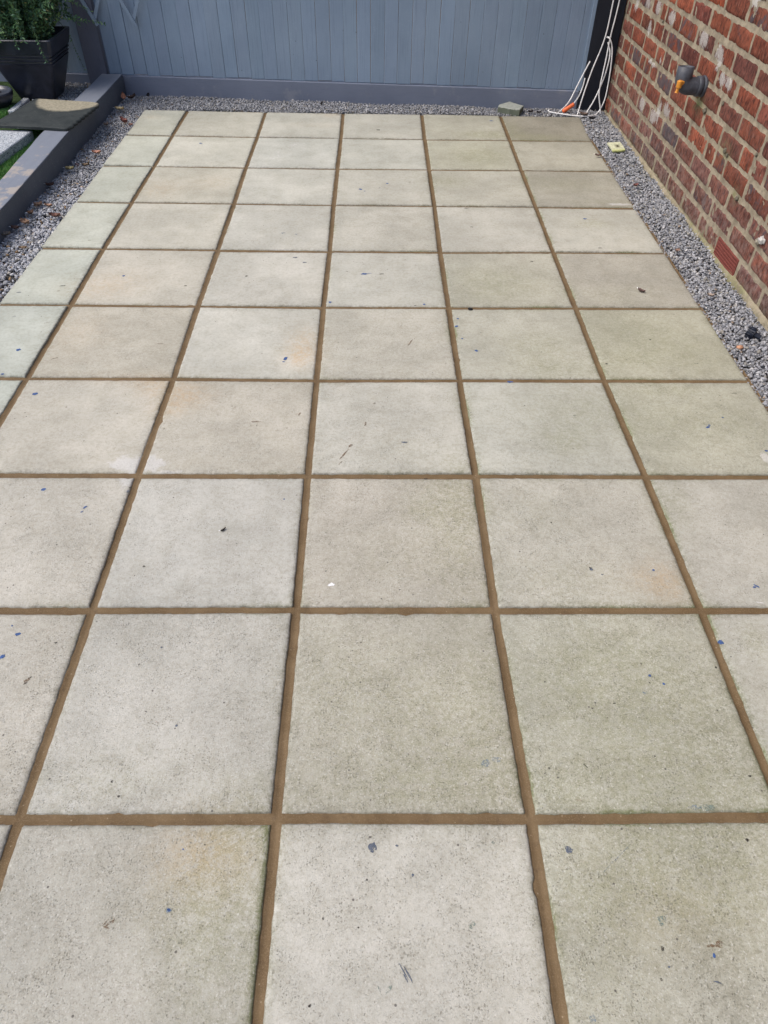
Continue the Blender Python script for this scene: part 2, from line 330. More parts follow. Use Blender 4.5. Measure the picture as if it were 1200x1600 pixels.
# soft stains: (pixel x, y, radius x m, radius y m, channel, amount); channels 0 algae 1 rust 2 pale 3 dark
ST = [(750,243,.13,.12,0,.75),(762,210,.14,.05,0,.9),(835,214,.14,.05,0,.8),(800,200,.05,.12,0,.55),(850,200,.17,.10,3,.22),(880,190,.14,.10,3,.25),
      (905,222,.13,.03,3,.3),(880,287,.20,.10,0,.35),(900,275,.2,.08,3,.18),(955,315,.16,.02,0,.3),(700,283,.10,.08,0,.5),(515,180,.05,.03,1,.4),
      (450,238,.17,.09,2,.40),(465,226,.10,.05,2,.42),(425,248,.08,.05,2,.35),(610,206,.09,.06,2,.30),(250,180,.05,.03,3,.15),(235,183,.05,.03,1,.3),
      (250,295,.10,.10,1,.30),(330,285,.10,.10,1,.20),(150,315,.03,.02,0,.4),(490,195,.15,.04,1,.12),
      (475,540,.055,.10,1,.55),(468,560,.05,.05,1,.45),(285,618,.08,.06,1,.60),(245,600,.07,.05,1,.45),(262,640,.05,.04,1,.4),(200,592,.16,.03,1,.25),
      (140,450,.12,.08,1,.28),(190,440,.10,.10,1,.22),(120,520,.10,.12,1,.20),(620,350,.06,.10,3,.15),(925,350,.07,.04,0,.55),
      (205,718,.07,.03,2,.62),(186,728,.06,.018,2,.45),(240,725,.055,.035,2,.55),(195,760,.03,.06,2,.50),(205,748,.03,.02,2,.55),(285,737,.09,.010,2,.50),(370,735,.04,.010,2,.42),
      (970,319,.07,.016,2,.85),(1195,715,.015,.03,2,.9),(480,375,.05,.03,2,.22),(405,455,.12,.10,3,.10),(905,640,.20,.15,0,.32),(885,690,.06,.06,0,.35),
      (840,540,.12,.10,0,.45),(870,575,.14,.05,0,.45),(1010,520,.18,.14,0,.42),(1080,560,.14,.10,0,.3),(980,560,.10,.06,0,.40),(1090,660,.22,.14,0,.35),
      (1040,610,.12,.03,0,.40),(800,440,.14,.12,0,.38),(760,460,.14,.10,0,.30),(740,430,.09,.09,0,.25),(960,440,.14,.06,3,.12),(950,460,.16,.07,0,.25),
      (690,780,.09,.09,0,.42),(720,760,.05,.15,0,.40),(715,850,.07,.15,0,.35),(620,870,.14,.1,0,.22),(1040,915,.05,.07,1,.42),(1020,905,.08,.04,1,.25),(880,905,.14,.07,0,.28),
      (830,800,.10,.08,0,.18),(1050,780,.05,.10,0,.40),(600,1100,.17,.17,0,.28),(640,1230,.17,.05,0,.32),(500,1050,.10,.15,0,.22),(700,1130,.12,.18,0,.28),(760,1100,.06,.20,0,.25),
      (920,1050,.12,.12,0,.28),(1010,1040,.16,.14,0,.32),(960,1120,.20,.18,0,.38),(1100,1180,.14,.14,0,.42),(880,1230,.16,.06,0,.35),(1080,1250,.2,.04,0,.45),(1120,1140,.09,.10,3,.16),
      (330,1330,.07,.06,1,.42),(315,1345,.09,.07,1,.20),(350,1380,.07,.10,0,.42),(290,1410,.10,.08,0,.20),(330,1500,.08,.14,0,.30),(390,1300,.06,.03,0,.45),(200,1200,.15,.06,0,.16),(160,1232,.10,.03,0,.18),(400,1240,.10,.05,0,.28),
      (1000,1350,.10,.06,0,.22),(1090,1330,.16,.07,0,.38),(1150,1420,.12,.10,0,.28),(930,1400,.08,.06,0,.30),(1050,1430,.10,.06,1,.14),(930,1500,.10,.14,0,.28),(1150,1570,.08,.05,3,.28),(1120,1480,.05,.03,3,.25),(1080,1390,.1,.1,0,.24),
      (630,700,.1,.07,0,.14),(720,620,.03,.06,0,.30),(60,700,.1,.1,3,.06),(200,560,.15,.05,3,.08),(590,740,.03,.01,0,.5),(420,520,.10,.07,3,.06),
      (790,700,.09,.05,3,.10),(660,800,.04,.03,0,.3),(745,735,.01,.04,0,.4),(1180,1000,.03,.05,0,.45),(530,600,.04,.05,1,.10),(380,620,.10,.03,3,.08),(700,500,.02,.15,0,.25)]
STW = []
for px, py, a, b, ch, am in ST:
    p = gp(px, py); STW.append((p.x, p.y, a, b, ch, am))
MK = [  # (pixel x, y, half length m, half width m, turn, material, blobbiness)
 (55,616,.011,.009,.2,1),(68,765,.009,.007,.3,1),(133,793,.010,.004,.9,1),(128,800,.005,.003,.9,1),(28,991,.008,.006,.5,1),(19,978,.003,.003,0,1),(4,1026,.008,.007,.3,1),(29,547,.010,.009,.3,1),(4,585,.007,.006,0,1),
 (446,560,.013,.008,1.2,1),(443,565,.006,.005,0,1),(569,428,.018,.010,.1,1),(577,427,.012,.002,.1,1),(596,428,.012,.004,.2,3),(542,424,.006,.002,-.7,3),(563,296,.014,.009,-.3,1),(570,299,.008,.004,0,1),(605,287,.008,.008,0,1),(593,294,.006,.005,0,2),
 (713,510,.010,.008,.6,1),(715,498,.006,.006,0,1),(722,529,.005,.005,0,1),(744,548,.009,.007,-.6,1),(797,597,.012,.008,0,1),(1106,668,.009,.006,.5,1),(1108,665,.005,.004,0,1),(1129,653,.004,.004,0,1),(1197,705,.008,.005,0,1),(1021,891,.0045,.004,0,1),
 (1182,916,.010,.0035,-.7,1),(1179,918,.005,.004,0,1),(1126,1004,.0085,.008,.3,1),(1015,1056,.004,.0045,0,1),(1037,1069,.0038,.0035,0,1),(1015,1067,.003,.002,0,3),(758,1193,.012,.010,.4,7),(775,1187,.012,.008,.2,7),(1007,1082,.008,.006,.2,7),
 (264,1422,.0075,.0070,.8,7),(264,1422,.0040,.0045,.8,1),(286,1327,.0022,.0022,0,1),(320,1320,.0015,.0018,0,3),(582,1324,.011,.0115,1.2,2),(889,1328,.0085,.0095,1.0,2),(1034,1437,.010,.008,.7,5),(1034,1445,.006,.005,.7,5),(738,1446,.009,.005,.9,5),(926,1592,.008,.007,.3,7),(608,1546,.010,.0035,.9,5),(593,1548,.010,.0012,-1.1,5),
 (630,1517,.021,.0012,-1.0,2),(638,1523,.018,.0018,-1.05,2),(634,1529,.009,.0015,-1.05,2),(517,914,.0105,.007,.2,4),(914,342,.011,.009,0,1),(193,431,.008,.007,0,1),(385,431,.008,.006,0,3),(591,203,.014,.010,0,3),(314,224,.012,.010,0,1),(768,189,.014,.011,0,1),(640,285,.007,.006,0,3),
 (696,445,.010,.0035,1.1,8),(694,453,.018,.0035,1.3,6),(529,179,.02,.007,0,3),(516,472,.008,.008,0,1),(663,475,.007,.006,0,1),(649,477,.007,.004,0,3),(737,355,.010,.006,.2,3),(729,326,.016,.004,0,3),(461,402,.014,.006,0,2),(476,410,.012,.006,0,2),(463,366,.010,.010,0,7),(443,364,.014,.012,.4,7),
 (640,537,.030,.0035,1.15,6),(643,533,.016,.003,1.1,6),(538,710,.034,.0038,1.05,6),(548,697,.012,.005,.9,6),(571,663,.012,.004,1.4,6),(585,631,.006,.004,1.2,6),(532,724,.012,.003,1.0,6),(170,1443,.009,.0022,.8,6),(166,1449,.008,.0018,-.3,6),(177,1438,.006,.0022,1.5,6),(165,1441,.008,.0014,1.0,6),
 (42,1063,.009,.005,.8,6),(40,1067,.006,.003,.8,3),(46,1059,.006,.002,.6,3),(225,885,.0045,.004,0,3),(444,780,.003,.003,0,1),(276,1134,.004,.004,.3,2),(175,1221,.003,.003,0,3),(185,1244,.0035,.003,0,3),(228,1112,.003,.002,-.6,3),(253,1012,.004,.003,0,2),(388,967,.006,.002,-.6,8),(87,1004,.004,.003,0,3),
 (924,890,.006,.007,0,2),(922,888,.003,.004,.6,3),(941,898,.004,.003,0,2),(861,817,.003,.003,0,3),(898,650,.008,.002,0,3),(632,692,.012,.005,0,2),(665,748,.010,.003,0,3),(735,745,.006,.003,0,3),(1118,1043,.003,.004,0,3),(1171,1213,.0045,.0035,0,3),(858,1200,.003,.003,0,3),(915,1197,.008,.0015,-.9,3),(960,1099,.004,.002,0,3),
 (1168,1312,.005,.004,-.3,3),(1035,1482,.0035,.0045,-.3,3),(1116,1493,.0035,.004,-.3,1),(1033,1531,.0025,.003,0,3),(1045,1511,.003,.002,0,2),(1123,1476,.010,.006,.3,6),(1110,1478,.010,.003,0,6),(505,1436,.0022,.003,0,3),(484,1572,.003,.0025,.3,3),(620,1322,.004,.003,-.6,2),(560,1450,.0018,.002,0,3),(645,1368,.003,.004,0,2),
 (1119,966,.006,.004,0,8),(1016,1294,.003,.0015,0,4),(1010,1288,.008,.0015,0,8),(905,1250,.008,.003,-.4,8),(1105,1262,.024,.008,0,5),(1086,1262,.014,.006,0,7),(770,1317,.004,.003,0,5),(30,457,.012,.004,.2,2),(98,447,.016,.004,.2,3),(92,455,.012,.003,.2,6),(74,505,.018,.003,.4,6),(22,495,.010,.006,.3,7),
 (1011,335,.01,.003,0,3),(937,388,.012,.004,0,3),(1088,568,.01,.002,0,3),(1147,615,.012,.002,.1,3),(948,568,.006,.006,0,3),(1016,531,.005,.005,0,3),(831,409,.008,.007,0,3),(400,659,.018,.004,0,6),(468,647,.012,.004,1.2,6),(85,560,.018,.003,.5,6),(250,537,.016,.003,0,6),(290,446,.008,.005,0,3),(140,376,.006,.005,0,6),
 (1122,1535,.010,.0020,-.3,2),(245,1128,.0035,.003,0,8),(1188,942,.014,.0012,-.2,4),(960,1345,.058,.0010,.66,7),(200,768,.006,.005,.5,2),(204,762,.005,.004,.5,3)]
MKW = []
for t_ in MK:
    p = gp(t_[0], t_[1]); MKW.append((p.x, p.y)+t_[2:])

PO = empty('patio', (0.1, 1.3, 0)); tag(PO, kind='structure')
tgrid = [0, .007, .018, .034, .055, .08]
def slab(ci, ri):
    x00, y00 = IP(ci-1, ri+1); x10, y10 = IP(ci, ri+1); x01, y01 = IP(ci-1, ri); x11, y11 = IP(ci, ri)
    rs = random.Random(ci*100+ri)
    jt = lambda: rs.uniform(-.0012, .0012)
    top = 0 if ri else J
    P = [Vector((x00+J+jt(), y00+J+jt(), 0)), Vector((x10-J+jt(), y10+J+jt(), 0)), Vector((x11-J+jt(), y11-J+top+jt(), 0)), Vector((x01+J+jt(), y01-J+top+jt(), 0))]
    n = 34 if 3 <= ri <= 9 else (26 if ri < 3 else 14)
    core = [.08+(.84)*k/n for k in range(1, n)]
    t = tgrid+core+[1-v for v in tgrid[::-1]]
    tilt = (rs.uniform(-.0022, .0022), rs.uniform(-.0022, .0022)); lift = rs.uniform(-.0008, .0010)
    mb = MB(); idx = {}
    cen = (P[0]+P[1]+P[2]+P[3])/4
    W_ = (P[1]-P[0]).length; H_ = (P[3]-P[0]).length
    stl = [s for s in STW if abs(s[0]-cen.x) < W_/2+2.2*s[2] and abs(s[1]-cen.y) < H_/2+2.2*s[3]]
    K = len(t); sd = ci*13.7+ri*5.3
    mossy = (0.10, 0.30, 0.40, 0.55, 0.75, 0.70)[ci]*(.6 if ri < 2 else 1)
    for a in range(K):
        for b in range(K):
            u, v = t[a], t[b]
            p = P[0]*(1-u)*(1-v)+P[1]*u*(1-v)+P[2]*u*v+P[3]*(1-u)*v
            du, dv = min(u, 1-u)*W_, min(v, 1-v)*H_; e = min(du, dv)
            if e < .03:
                k = max(0, 1-e/.03)
                wob = (nz(p.x, p.y, sd, 38)*.0012+nz(p.x, p.y, sd+9, 120)*.0014)
                ch = max(0, nz(p.x, p.y, sd+30, 30)-.50)*.016      # knocks out of the arris
                s_ = (wob+ch)*k*k
                if du <= dv or du < .006: p.x += s_*(1 if u < .5 else -1)
                if dv < du or dv < .006: p.y += s_*(1 if v < .5 else -1)
            z = lift+tilt[0]*(u-.5)+tilt[1]*(v-.5)+nz(p.x, p.y, sd, 9)*.0003
            if e < 1e-6: z -= .0034
            elif e < .004: z -= .0009
            if e < .012: z -= abs(nz(p.x, p.y, sd+3, 60))*.0016
            p.z = z
            q = [0, 0, 0, 0]
            for (sx, sy, ra, rb, c_, am) in stl:
                d2 = ((p.x-sx)/ra)**2+((p.y-sy)/rb)**2
                if d2 < 6: q[c_] += am*math.exp(-d2*.9)
            q[0] = min(q[0], .62); eg = math.exp(-(e/.0075)**1.3)
            q[0] += eg*mossy*1.25*max(0, .30+2.0*nz(p.x, p.y, 2, 7))+(1.5*math.exp(-(e/.007))*max(0, min(1, (.30-p.y)*5)) if (ci == 2 and p.x > P[1].x-.02 and ri == 9) else 0)
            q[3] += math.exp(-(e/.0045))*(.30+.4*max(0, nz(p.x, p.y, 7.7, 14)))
            q[3] += math.exp(-(e/.016))*(.16+.26*max(0, nz(p.x, p.y, 12.7, 6)))  # wide dark fringe: staining together with painted shade beside the joints
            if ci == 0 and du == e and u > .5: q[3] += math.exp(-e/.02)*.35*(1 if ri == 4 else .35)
            q[2] += math.exp(-(e/.010))*.25*max(0, nz(p.x, p.y, 3.1, 8))*2
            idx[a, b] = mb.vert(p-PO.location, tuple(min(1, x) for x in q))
    for a in range(K-1):
        for b in range(K-1): mb.face([idx[a, b], idx[a+1, b], idx[a+1, b+1], idx[a, b+1]], True)
    loop = [idx[a, 0] for a in range(K)]+[idx[K-1, b] for b in range(1, K)]+[idx[a, K-1] for a in range(K-2, -1, -1)]+[idx[0, b] for b in range(K-2, 0, -1)]
    low = []
    for i in loop:
        x, y, z = mb.v[i]; low.append(mb.vert((x, y, -.038), mb.c[i][:3]+(.7,)))
    L = len(loop)
    for k in range(L): mb.face([loop[k], low[k], low[(k+1) % L], loop[(k+1) % L]], True)
    mb.face(low[::-1])
    # paint drips, specks and scrapes lying on this slab
    x0, x1 = min(P[0].x, P[3].x), max(P[1].x, P[2].x); y0, y1 = min(P[0].y, P[1].y), max(P[2].y, P[3].y)
    for (mx, my, hl, hw, an, mi) in MKW:
        if not (x0 < mx < x1 and y0 < my < y1): continue
        hl, hw = hl*.72, hw*.72
        rr_ = random.Random(int(mx*1e4)+int(my*1e4)); k = 14; ca, sa = math.cos(an), math.sin(an)
        mb.mi = mi; zt = lift+tilt[0]*((mx-x0)/W_-.5)+tilt[1]*((my-y0)/H_-.5)
        ring, ring2 = [], []
        for q_ in range(k):
            th = 2*math.pi*q_/k; r_ = 1+rr_.uniform(-.28, .28)
            ex, ey = math.cos(th)*hl*r_, math.sin(th)*hw*r_
            for lst, sc, zz in ((ring, 1, .0006), (ring2, .8, .0008)):
                lst.append(mb.vert(Vector((mx+(ex*ca-ey*sa)*sc, my+(ex*sa+ey*ca)*sc, zt+zz))-PO.location, (0, 0, 0, 0)))
        for q_ in range(k): mb.face([ring[q_], ring[(q_+1) % k], ring2[(q_+1) % k], ring2[q_]])
        mb.face(ring2)
    mb.mi = 0
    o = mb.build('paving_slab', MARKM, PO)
    rb = min(ri, 9); tint = base_tint[rb][ci] if ri < 10 else base_tint[9-(ri-9) % 3][(ci*2+ri) % 5+1]
    g_m = sum(tint)/3; tint = tuple(v*.50+((g_m*.6+178*.4)+d_)*.50 for v, d_ in zip(tint, (4, 2, -12) if ci else (3, 2, -12))); l = lin(tint); k = (.95 if ci else .86)*rs.uniform(.975, 1.025); o.color = (l[0]*k, l[1]*k, l[2]*k, speck[rb][ci])
    return o
slabs = {}
for ri in range(NR):
    for ci in range(6): slabs[ci, ri] = slab(ci, ri)
for key, lb in {(5, 0): 'dark brownish slab stained by damp', (2, 1): 'slab with a chalky white patch', (2, 5): 'slab with a rusty orange stain by its right edge', (2, 6): 'slab with a yellow stain at its far left corner',
                (3, 6): 'slab with a brown scrape', (3, 7): 'slab with one white paint drip', (4, 1): 'slab with a green algae bloom', (3, 9): 'slab with one slate blue paint drip'}.items():
    slabs[key]['label'] = lb
# mortar: one sheet with a hollow struck profile along every joint
mb = MB()
us, vs = [], []
offs = [-.0125, -.0078, -.004, 0, .004, .0078, .0125]
def axis(n0, n1): return [(k, o_) for k in range(n0, n1+1) for o_ in offs]
ux = axis(-1, 5); vy = axis(0, NR)
FY = {}
def sub(lst):
    """add in-between lines so that the sheet can wobble between the crossings"""
    out = []
    for a, b in zip(lst, lst[1:]):
        out.append((a[0], a[1], 0.0))
        if a[0] != b[0]:
            for q in range(1, 16): out.append((a[0], a[1], q/16))
    out.append((lst[-1][0], lst[-1][1], 0.0)); return out
uxs, vys = sub(ux), sub(vy)
gi = {}
for A, (i, ou, fu) in enumerate(uxs):
    for B, (j, ov, fv) in enumerate(vys):
        p = Vector(IP(i, j)).to_3d()
        def at(ii, jj): return Vector(IP(min(ii, 5), min(jj, NR))).to_3d()
        ax, ay = ou, -ov
        if fu > 0 or fv > 0:
            p = at(i, j).lerp(at(i+1, j), fu) if fu > 0 else at(i, j)
            if fv > 0:
                p2 = at(i, j+1).lerp(at(i+1, j+1), fu) if fu > 0 else at(i, j+1)
                p = p.lerp(p2, fv)
            if fu > 0: ax = ou*(1-fu)-.0125*fu
            if fv > 0: ay = -ov*(1-fv)+.0125*fv
        x, y = p.x+ax, p.y+ay
        if j == 0 and fv == 0: y = min(y, IP(max(-1, min(i, 5)), 0)[1]+.002)
        x = max(XL+.001, min(XR+.012, x)); 
        jx = 1-min(1, (abs(ou)/.0095)) if fu == 0 else 0; jy = 1-min(1, (abs(ov)/.0095)) if fv == 0 else 0
        z = -.0050-.0030*max(jx, jy)+nz(x, y, 0, 30)*.0007+nz(x, y, 4, 110)*.0005
        if fu > 0 and fv > 0: z = -.012
        gi[A, B] = mb.vert(Vector((x, y, z))-PO.location)
for A in range(len(uxs)-1):
    for B in range(len(vys)-1): mb.face([gi[A, B], gi[A, B+1], gi[A+1, B+1], gi[A+1, B]], True)
mb.build('mortar_joints', m_mortar, PO)

# ---------------------------------------------------------------- the fence line at the back
def fy(x, off=0.0): return 4.342-(x+.15)*.0782-off       # front face of the fence; off is towards the viewer

# ---------------------------------------------------------------- gravel
ico_v = []; ph = (1+5**.5)/2
for a, b in ((-1, ph), (1, ph), (-1, -ph), (1, -ph)): ico_v.append((a, b, 0))
for a, b in ((-1, ph), (1, ph), (-1, -ph), (1, -ph)): ico_v.append((0, a, b))
for a, b in ((ph, -1), (ph, 1), (-ph, -1), (-ph, 1)): ico_v.append((a, 0, b))
ico_v = np.array(ico_v, float); ico_v /= np.linalg.norm(ico_v[0])
ico_f = np.array([(0,11,5),(0,5,1),(0,1,7),(0,7,10),(0,10,11),(1,5,9),(5,11,4),(11,10,2),(10,7,6),(7,1,8),(3,9,4),(3,4,2),(3,2,6),(3,6,8),(3,8,9),(4,9,5),(2,4,11),(6,2,10),(8,6,7),(9,8,1)])
def stones(pts, size, cols, rng):
    n = len(pts)
    V = np.repeat(ico_v[None], n, 0)*(1+rng.uniform(-.34, .30, (n, 12, 1)))
    V = V*np.stack([size, size*rng.uniform(.50, .9, n), size*rng.uniform(.35, .7, n)], 1)[:, None, :]
    a = rng.uniform(0, 2*np.pi, n); tl = rng.normal(0, .45, n); t2 = rng.normal(0, .45, n)
    def rot(ax, t):
        c, s = np.cos(t), np.sin(t); R = np.zeros((n, 3, 3)); i, j = [(1, 2), (0, 2), (0, 1)][ax]
        R[:, ax, ax] = 1; R[:, i, i] = c; R[:, j, j] = c; R[:, i, j] = -s; R[:, j, i] = s; return R
    Rm = rot(2, a) @ rot(0, tl) @ rot(1, t2)
    V = np.einsum('nij,nkj->nki', Rm, V)+pts[:, None, :]
    Fc = (ico_f[None]+(np.arange(n)*12)[:, None, None]).reshape(-1, 3)
    return V.reshape(-1, 3), Fc, np.repeat(cols, 12, 0)
def fast_mesh(name, V, Fc, cols, mat, smooth=False):
    me = bpy.data.meshes.new(name); k = Fc.shape[1]
    me.vertices.add(len(V)); me.vertices.foreach_set('co', V.astype(np.float32).ravel())
    me.loops.add(Fc.size); me.loops.foreach_set('vertex_index', Fc.astype(np.int32).ravel())
    me.polygons.add(len(Fc)); me.polygons.foreach_set('loop_start', np.arange(0, Fc.size, k, dtype=np.int32))
    me.polygons.foreach_set('loop_total', np.full(len(Fc), k, dtype=np.int32))
    me.update(calc_edges=True)
    at = me.color_attributes.new('col', 'FLOAT_COLOR', 'POINT'); at.data.foreach_set('color', cols.astype(np.float32).ravel())
    me.materials.append(mat); o = bpy.data.objects.new(name, me); C.objects.link(o); return o
rng = np.random.default_rng(11)
GT = np.array([.955, .945, .925])
PAL = np.array([(.29,.295,.315),(.25,.255,.275),(.20,.205,.225),(.34,.34,.35),(.16,.165,.18),(.44,.435,.435),(.28,.262,.235),(.32,.32,.34),(.235,.228,.215),(.26,.20,.15)])
PW = np.array([.22,.20,.16,.12,.07,.045,.05,.09,.04,.005]); PW = PW/PW.sum()
def fill(x0, x1, y0f, y1f, ytest, dens, zf, s0=.0052, s1=.0098, warm=0.0, light=1.0):
    """random stones in a strip; y limits may depend on x"""
    area = (x1-x0)*(ytest[1]-ytest[0]); n = int(area*dens)
    x = rng.uniform(x0, x1, n); y = rng.uniform(ytest[0], ytest[1], n)
    ok = (y > y0f(x)) & (y < y1f(x)); x, y = x[ok], y[ok]; n = len(x)
    z = zf(x, y)+rng.uniform(-.013, .001, n)
    c = PAL[rng.choice(len(PAL), n, p=PW)]*GT*rng.uniform(.75, 1.25, (n, 1))*light
    if warm: 
        k = rng.random(n) < warm; c[k] = np.array([(.27, .18, .10)])*rng.uniform(.7, 1.3, (k.sum(), 1))
    c = np.concatenate([c, np.ones((n, 1))], 1)
    s = rng.uniform(s0, s1, n)*np.where(rng.random(n) < .07, 1.35, 1)
    return np.stack([x, y, z], 1), s, c
fyv = lambda x: 4.342-(x+.15)*.0782
base = lambda x, y: -.006+.004*np.sin(x*9+y*5)+.003*np.sin(y*17)
P_, S_, C_ = [], [], []
def addf(*a, **k):
    p, s, c = fill(*a, **k); P_.append(p); S_.append(s); C_.append(c)
hi = lambda x: 0*x+9; lo = lambda x: 0*x-9
D = 24000
# right of the patio, left of it (the near stones there are larger and warmer), and along the fence
addf(XR-.004, 1.572, lo, lambda x: fyv(x)-.004, (.9, 4.25), D, base)
addf(XR-.004, 1.572, lo, hi, (-1.8, .9), D*.45, base, .006, .011)
addf(-1.352, XL+.003, lo, lambda x: fyv(x)-.004, (2.95, 4.46), D, base, .005, .0092, .02, 1.12)
addf(-1.352, XL+.003, lo, hi, (2.1, 2.95), D*.85, base, .006, .0108, .03, 1.32)
addf(-1.352, XL+.003, lo, hi, (-1.8, 2.1), D*.4, base, .0065, .0115, .05, 1.25)
addf(-1.30, 1.56, lambda x: np.where(x > -.9, 4.112-(x+.455)*.0135, 4.116), lambda x: fyv(x)-.003, (4.05, 4.46), D, lambda x, y: base(x, y)+.004, .0048, .0088)
addf(-1.80, -1.470, lo, lambda x: fyv(x)-.004, (3.72, 4.48), D*.8, lambda x, y: .052+0*x, .005, .009, .02, .95)
PP, SS, CC = np.concatenate(P_), np.concatenate(S_), np.concatenate(C_)
V, Fc, cc = stones(PP, SS*.86, CC, rng)
gm = mat_attr('limestone_chippings', .85, .18, 260, .3, 0)
tag(fast_mesh('gravel', V, Fc, cc, gm), 'loose grey limestone chippings filling the narrow strips around the patio', 'gravel', kind='stuff')
# dark bed under the chippings
mb = MB()
for (x0, x1, y0, y1, z) in ((XR-.02, 1.58, -1.9, 4.25, -.024), (-1.36, XL+.02, -1.9, 4.48, -.024), (-1.36, 1.58, 4.05, 4.50, -.027), (-1.86, -1.46, 3.4, 4.6, .040)):
    mb.face([mb.vert(p) for p in ((x0, y0, z), (x1, y0, z), (x1, y1, z), (x0, y1, z))])
tag(mb.build('gravel_bed', mat_plain('damp_gravel_bed', (.07, .066, .062), .95, .2, .4, 120, .003)), kind='structure')

def marks(o, fn, off=Vector((0, 0, 0))):
    me = o.data; at = me.color_attributes.new('mark', 'FLOAT_COLOR', 'POINT')
    co = np.empty(len(me.vertices)*3, np.float32); me.vertices.foreach_get('co', co); co = co.reshape(-1, 3)
    at.data.foreach_set('color', np.array([fn(c[0]+off.x, c[1]+off.y, c[2]+off.z) for c in co], np.float32).ravel())

# ---------------------------------------------------------------- brick wall on the right
WX = 1.5700; PZ = .0797; WTOP = 2.56
WHITE = [(3.667,.603,.040,.030),(3.84,.593,.035,.028),(3.438,.600,.040,.034),(2.999,.603,.050,.032),(2.809,.594,.032,.034),(2.775,.57,.03,.028),(2.70,.528,.030,.024),(2.63,.53,.028,.022),
         (3.561,.205,.040,.034),(3.36,.206,.045,.032),(3.31,.235,.03,.05),(3.20,.272,.040,.032),(3.444,.425,.014,.016),(3.539,.388,.045,.012),(3.60,.392,.02,.012),(3.73,.50,.03,.03),(4.02,.56,.03,.03),(2.62,.80,.04,.03),(1.2,.9,.05,.03),(.4,1.3,.05,.03),(3.30,1.5,.04,.03)]
def wall_mark(x, y, z):
    wv = 0
    for (a, b, ra, rb) in WHITE:
        d = ((y-a)/ra)**2+((z-b)/rb)**2
        if d < 5: wv = max(wv, .88*math.exp(-d*.50))
    bloom = max(0, 1-z/.26)*.8*(1 if y < 3.9 else .6)+(.15 if z < .5 else 0)
    green = max(0, 1-z/.045)*.35+.8*math.exp(-(((y-2.47)/.05)**2+((z-.335)/.03)**2))*.9+.9*math.exp(-(((y-2.86)/.05)**2+((z-.40)/.04)**2))+.6*math.exp(-(((y-2.27)/.03)**2+((z-.235)/.03)**2))
    return (wv, min(1, bloom), min(1, green), 1)
WO = empty('brick_wall', (1.62, 1.2, 0)); tag(WO, 'tall red brick house wall with tan mortar and scraps of old white paint', 'wall')
rb = random.Random(5); mb = MB()
BCOL = [lin(c) for c in ((150,78,54),(142,70,50),(160,84,56),(130,64,54),(166,84,58),(122,68,60),(144,80,66),(172,90,62))]
GY = []
nc = int(WTOP/PZ)
for c in range(nc):
    z0 = .0003+PZ*c+.0044; z1 = z0+PZ-.0088
    ph0 = 2.0505 if c == 0 else (2.095 if c % 2 == 0 else 2.202)+rb.uniform(-.010, .010)
    ys = []; y = ph0
    while y > -1.9: y -= .2235+(rb.uniform(-.006, .006))
    if c == 0:
        ys = [2.0505+(.2315 if k == 1 else 0)*0+k*.2265 for k in range(-18, 11)]
    else:
        k = ph0
        while k > -1.9: ys.append(k); k -= .2235+rb.uniform(-.007, .007)
        ys = ys[::-1]; k = ph0
        while k < 4.32: k += .2235+rb.uniform(-.007, .007); ys.append(k)
        # some cut bricks, more of them towards the fence
        ex = []
        for a, b in zip(ys, ys[1:]):
            if rb.random() < (.05 if a < 3.2 else .30): ex.append(a+(b-a)*rb.choice((.45, .52, .35)))
        ys = sorted(ys+ex)
    for a, b in zip(ys, ys[1:]):
        if b < -1.85 or a > 4.25: continue
        if c == 0 and abs(a-2.0505) < .01: continue
        y0, y1 = a+.0031+rb.uniform(-.001, .002), b-.0031+rb.uniform(-.002, .001)
        if y1-y0 < .03: continue
        zz0, zz1 = z0+rb.uniform(-.0015, .0015), z1+rb.uniform(-.0015, .0015)
        near = (y1 > 1.3 and c < 13)
        nu, nv = (max(4, int((y1-y0)/.014)), 6) if near else (3, 2)
        col = rb.choice(BCOL); k_ = rb.uniform(.46, .82); dk = max(0, rb.gauss(.18, .14)) if rb.random() > .2 else rb.uniform(.4, .72)
        if c < 3: col = tuple(v*.6+w_*.4 for v, w_ in zip(col, (.22, .13, .12)))
        if rb.random() < .035: col = lin((190, 88, 48)); dk = 0; k_ = .62
        cc_ = (col[0]*k_, col[1]*k_, col[2]*k_, dk)
        out = rb.uniform(-.0012, .0016); sd = rb.uniform(0, 90); sl = rb.uniform(-.0012, .0012)
        TU = [0, .006/(y1-y0)]+[q/nu for q in range(1, nu)]+[1-.006/(y1-y0), 1]; TV = [0, .08]+[q/nv for q in range(1, nv)]+[.92, 1]
        ids = {}
        for iu, u in enumerate(TU):
            for iv, v in enumerate(TV):
                yy, zz = y0+(y1-y0)*u, zz0+(zz1-zz0)*v
                e = min(min(u, 1-u)*(y1-y0), min(v, 1-v)*(zz1-zz0))
                wob = nz(yy, zz, sd, 55)*.0022+nz(yy, zz, sd, 20)*.002
                kx = max(0, 1-e/.012)
                if e < .012:
                    if min(u, 1-u)*(y1-y0) <= e+1e-6: yy += wob*kx*(1 if u < .5 else -1)
                    if min(v, 1-v)*(zz1-zz0) <= e+1e-6: zz += wob*kx*(1 if v < .5 else -1)
                xx = WX-out-sl*(u-.5)*2+nz(yy, zz, sd, 45)*.0016+nz(yy*1.0, zz*.4, sd+5, 120)*.0010
                if e < 1e-6: xx += .0085
                elif e < .0065: xx += .0016+abs(nz(yy, zz, sd+2, 80))*.002
                ids[iu, iv] = mb.vert((xx-WO.location.x, yy-WO.location.y, zz), cc_)
        for iu in range(len(TU)-1):
            for iv in range(len(TV)-1): mb.face([ids[iu, iv], ids[iu, iv+1], ids[iu+1, iv+1], ids[iu+1, iv]], True)
